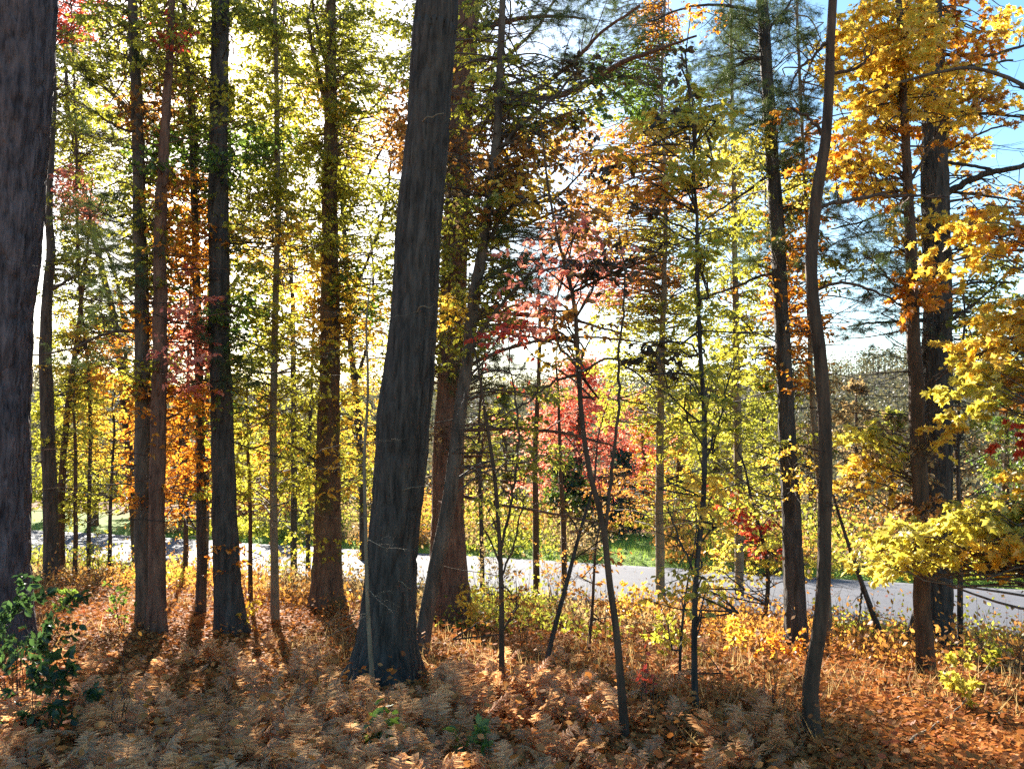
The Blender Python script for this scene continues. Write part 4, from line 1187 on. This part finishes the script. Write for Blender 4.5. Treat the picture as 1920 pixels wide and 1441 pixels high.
plant('shrub', 'dark green leafy shrub at the foot of the massive left pine', 'shrub', 40, 1330, .75, 16, 30, 'deep', .075, seed=501, width=.45)
plant('shrub', 'green broadleaf shrub in the lower left corner below the massive pine', 'shrub', 75, 1400, .5, 10, 28, 'deep', .075, seed=502, width=.4)
plant('seedling', 'green seedling in front of the grey pine foot', 'seedling', 232, 1180, .5, 6, 20, 'green', .06, seed=503, width=.22)
plant('seedling', 'small dark green seedling among leaves right of the massive pine', 'seedling', 112, 1160, .35, 5, 18, 'green', .08, seed=504, width=.2)
plant('seedling', 'broad green seedling among the ferns below the giant pine', 'seedling', 705, 1420, .32, 5, 11, 'green', .10, seed=505, width=.22)
plant('seedling', 'low green seedling at the bottom edge left of centre', 'seedling', 640, 1446, .22, 4, 10, 'green', .09, seed=506, width=.18)
plant('seedling', 'dark green seedling at bottom edge right of the pale pole', 'seedling', 900, 1438, .22, 4, 12, 'green', .08, seed=507, width=.2)
plant('seedling', 'bare twiggy seedling with a few leaves in the left foreground', 'seedling', 218, 1400, .62, 4, 5, 'rust', .05, seed=508, width=.2, stem_r=.005)
plant('shrub', 'yellow shrub at the foot of the brown veiled pine', 'shrub', 890, 1190, .45, 6, 24, 'gold', .07, seed=509, width=.22)
plant('shrub', 'wide yellow shrub in front of the road left of the young beech', 'shrub', 1180, 1180, .6, 11, 34, 'gold', .065, seed=520, width=.6)
plant('shrub', 'rust coloured shrub before the foot of the leaning dark pine', 'shrub', 1450, 1255, .45, 8, 26, 'orange', .06, seed=521, width=.45)
plant('shrub', 'tall tan twiggy shrub hiding the road right of the veiled brown pine', 'shrub', 925, 1150, 1.25, 14, 22, 'tan', .06, seed=530, width=.6)
plant('shrub', 'tall rusty shrub hiding the road behind the steep leaning sapling', 'shrub', 1045, 1150, 1.15, 14, 22, 'rust', .055, seed=531, width=.6)
plant('shrub', 'tall yellow green shrub hiding the road left of the mossy oak', 'shrub', 545, 1120, 1.2, 12, 24, 'ygreen', .06, seed=532, width=.6)
plant('shrub', 'tall olive shrub hiding the road between leaning slim tree and slim left trunk', 'shrub', 190, 1100, 1.0, 12, 22, 'olive', .06, seed=533, width=.6)
plant('shrub', 'golden shrub hiding the road between mossy oak and giant pine', 'shrub', 655, 1130, 1.0, 10, 24, 'gold', .06, seed=534, width=.4)
plant('shrub', 'yellow green shrub below the light tan trunk', 'shrub', 1260, 1240, .45, 8, 26, 'ygreen', .07, seed=510, width=.55)
plant('shrub', 'golden olive shrub between young beech and leaning pine', 'shrub', 1370, 1235, .4, 7, 26, 'gold', .07, seed=511, width=.45)
plant('shrub', 'pale yellow shrub below the golden maple branches at right', 'shrub', 1800, 1330, .4, 7, 26, 'lemon', .07, 'maple', seed=512, width=.3)
plant('shrub', 'small yellow shrub right of the slender brown trunk foot', 'shrub', 1850, 1270, .35, 7, 24, 'ygreen', .07, seed=513, width=.4)
plant('seedling', 'yellow seedling left of the pale mottled trunk foot', 'seedling', 470, 1190, .4, 5, 18, 'gold', .07, seed=514, width=.2)
plant('seedling', 'thin seedling with red leaves right of the wavy forked sapling', 'seedling', 1215, 1350, .5, 4, 9, 'red', .05, seed=515, width=.15)
plant('seedling', 'leafless looking brown seedling left of the snaking trunk foot', 'seedling', 1442, 1330, .45, 4, 7, 'rust', .05, seed=516, width=.15)
plant('shrub', 'rusty twiggy shrub right of the bare straight sapling', 'shrub', 985, 1215, .8, 10, 14, 'rust', .05, seed=517, width=.35)

# fallen pale branch in the lower right
Bq = Build()
pp = []
for x, y in ((1700, 1405), (1750, 1372), (1800, 1338), (1835, 1300)):
    b = hit(x, y); pp.append([b[0], b[1], b[2] + .05])
pp[-1][2] += .06
sp = spline(pp, 14)
Bq.tubes(sp[None] + np.random.default_rng(3).normal(0, .006, (1, 14, 3)), np.linspace(.012, .004, 14)[None], 6)
fb = Bq.link('fallen_branch', [BK['pale']], None, pp[0], smooth_shade=True)
tag(fb, 'pale thin fallen branch on the leaf litter in lower right', 'branch')
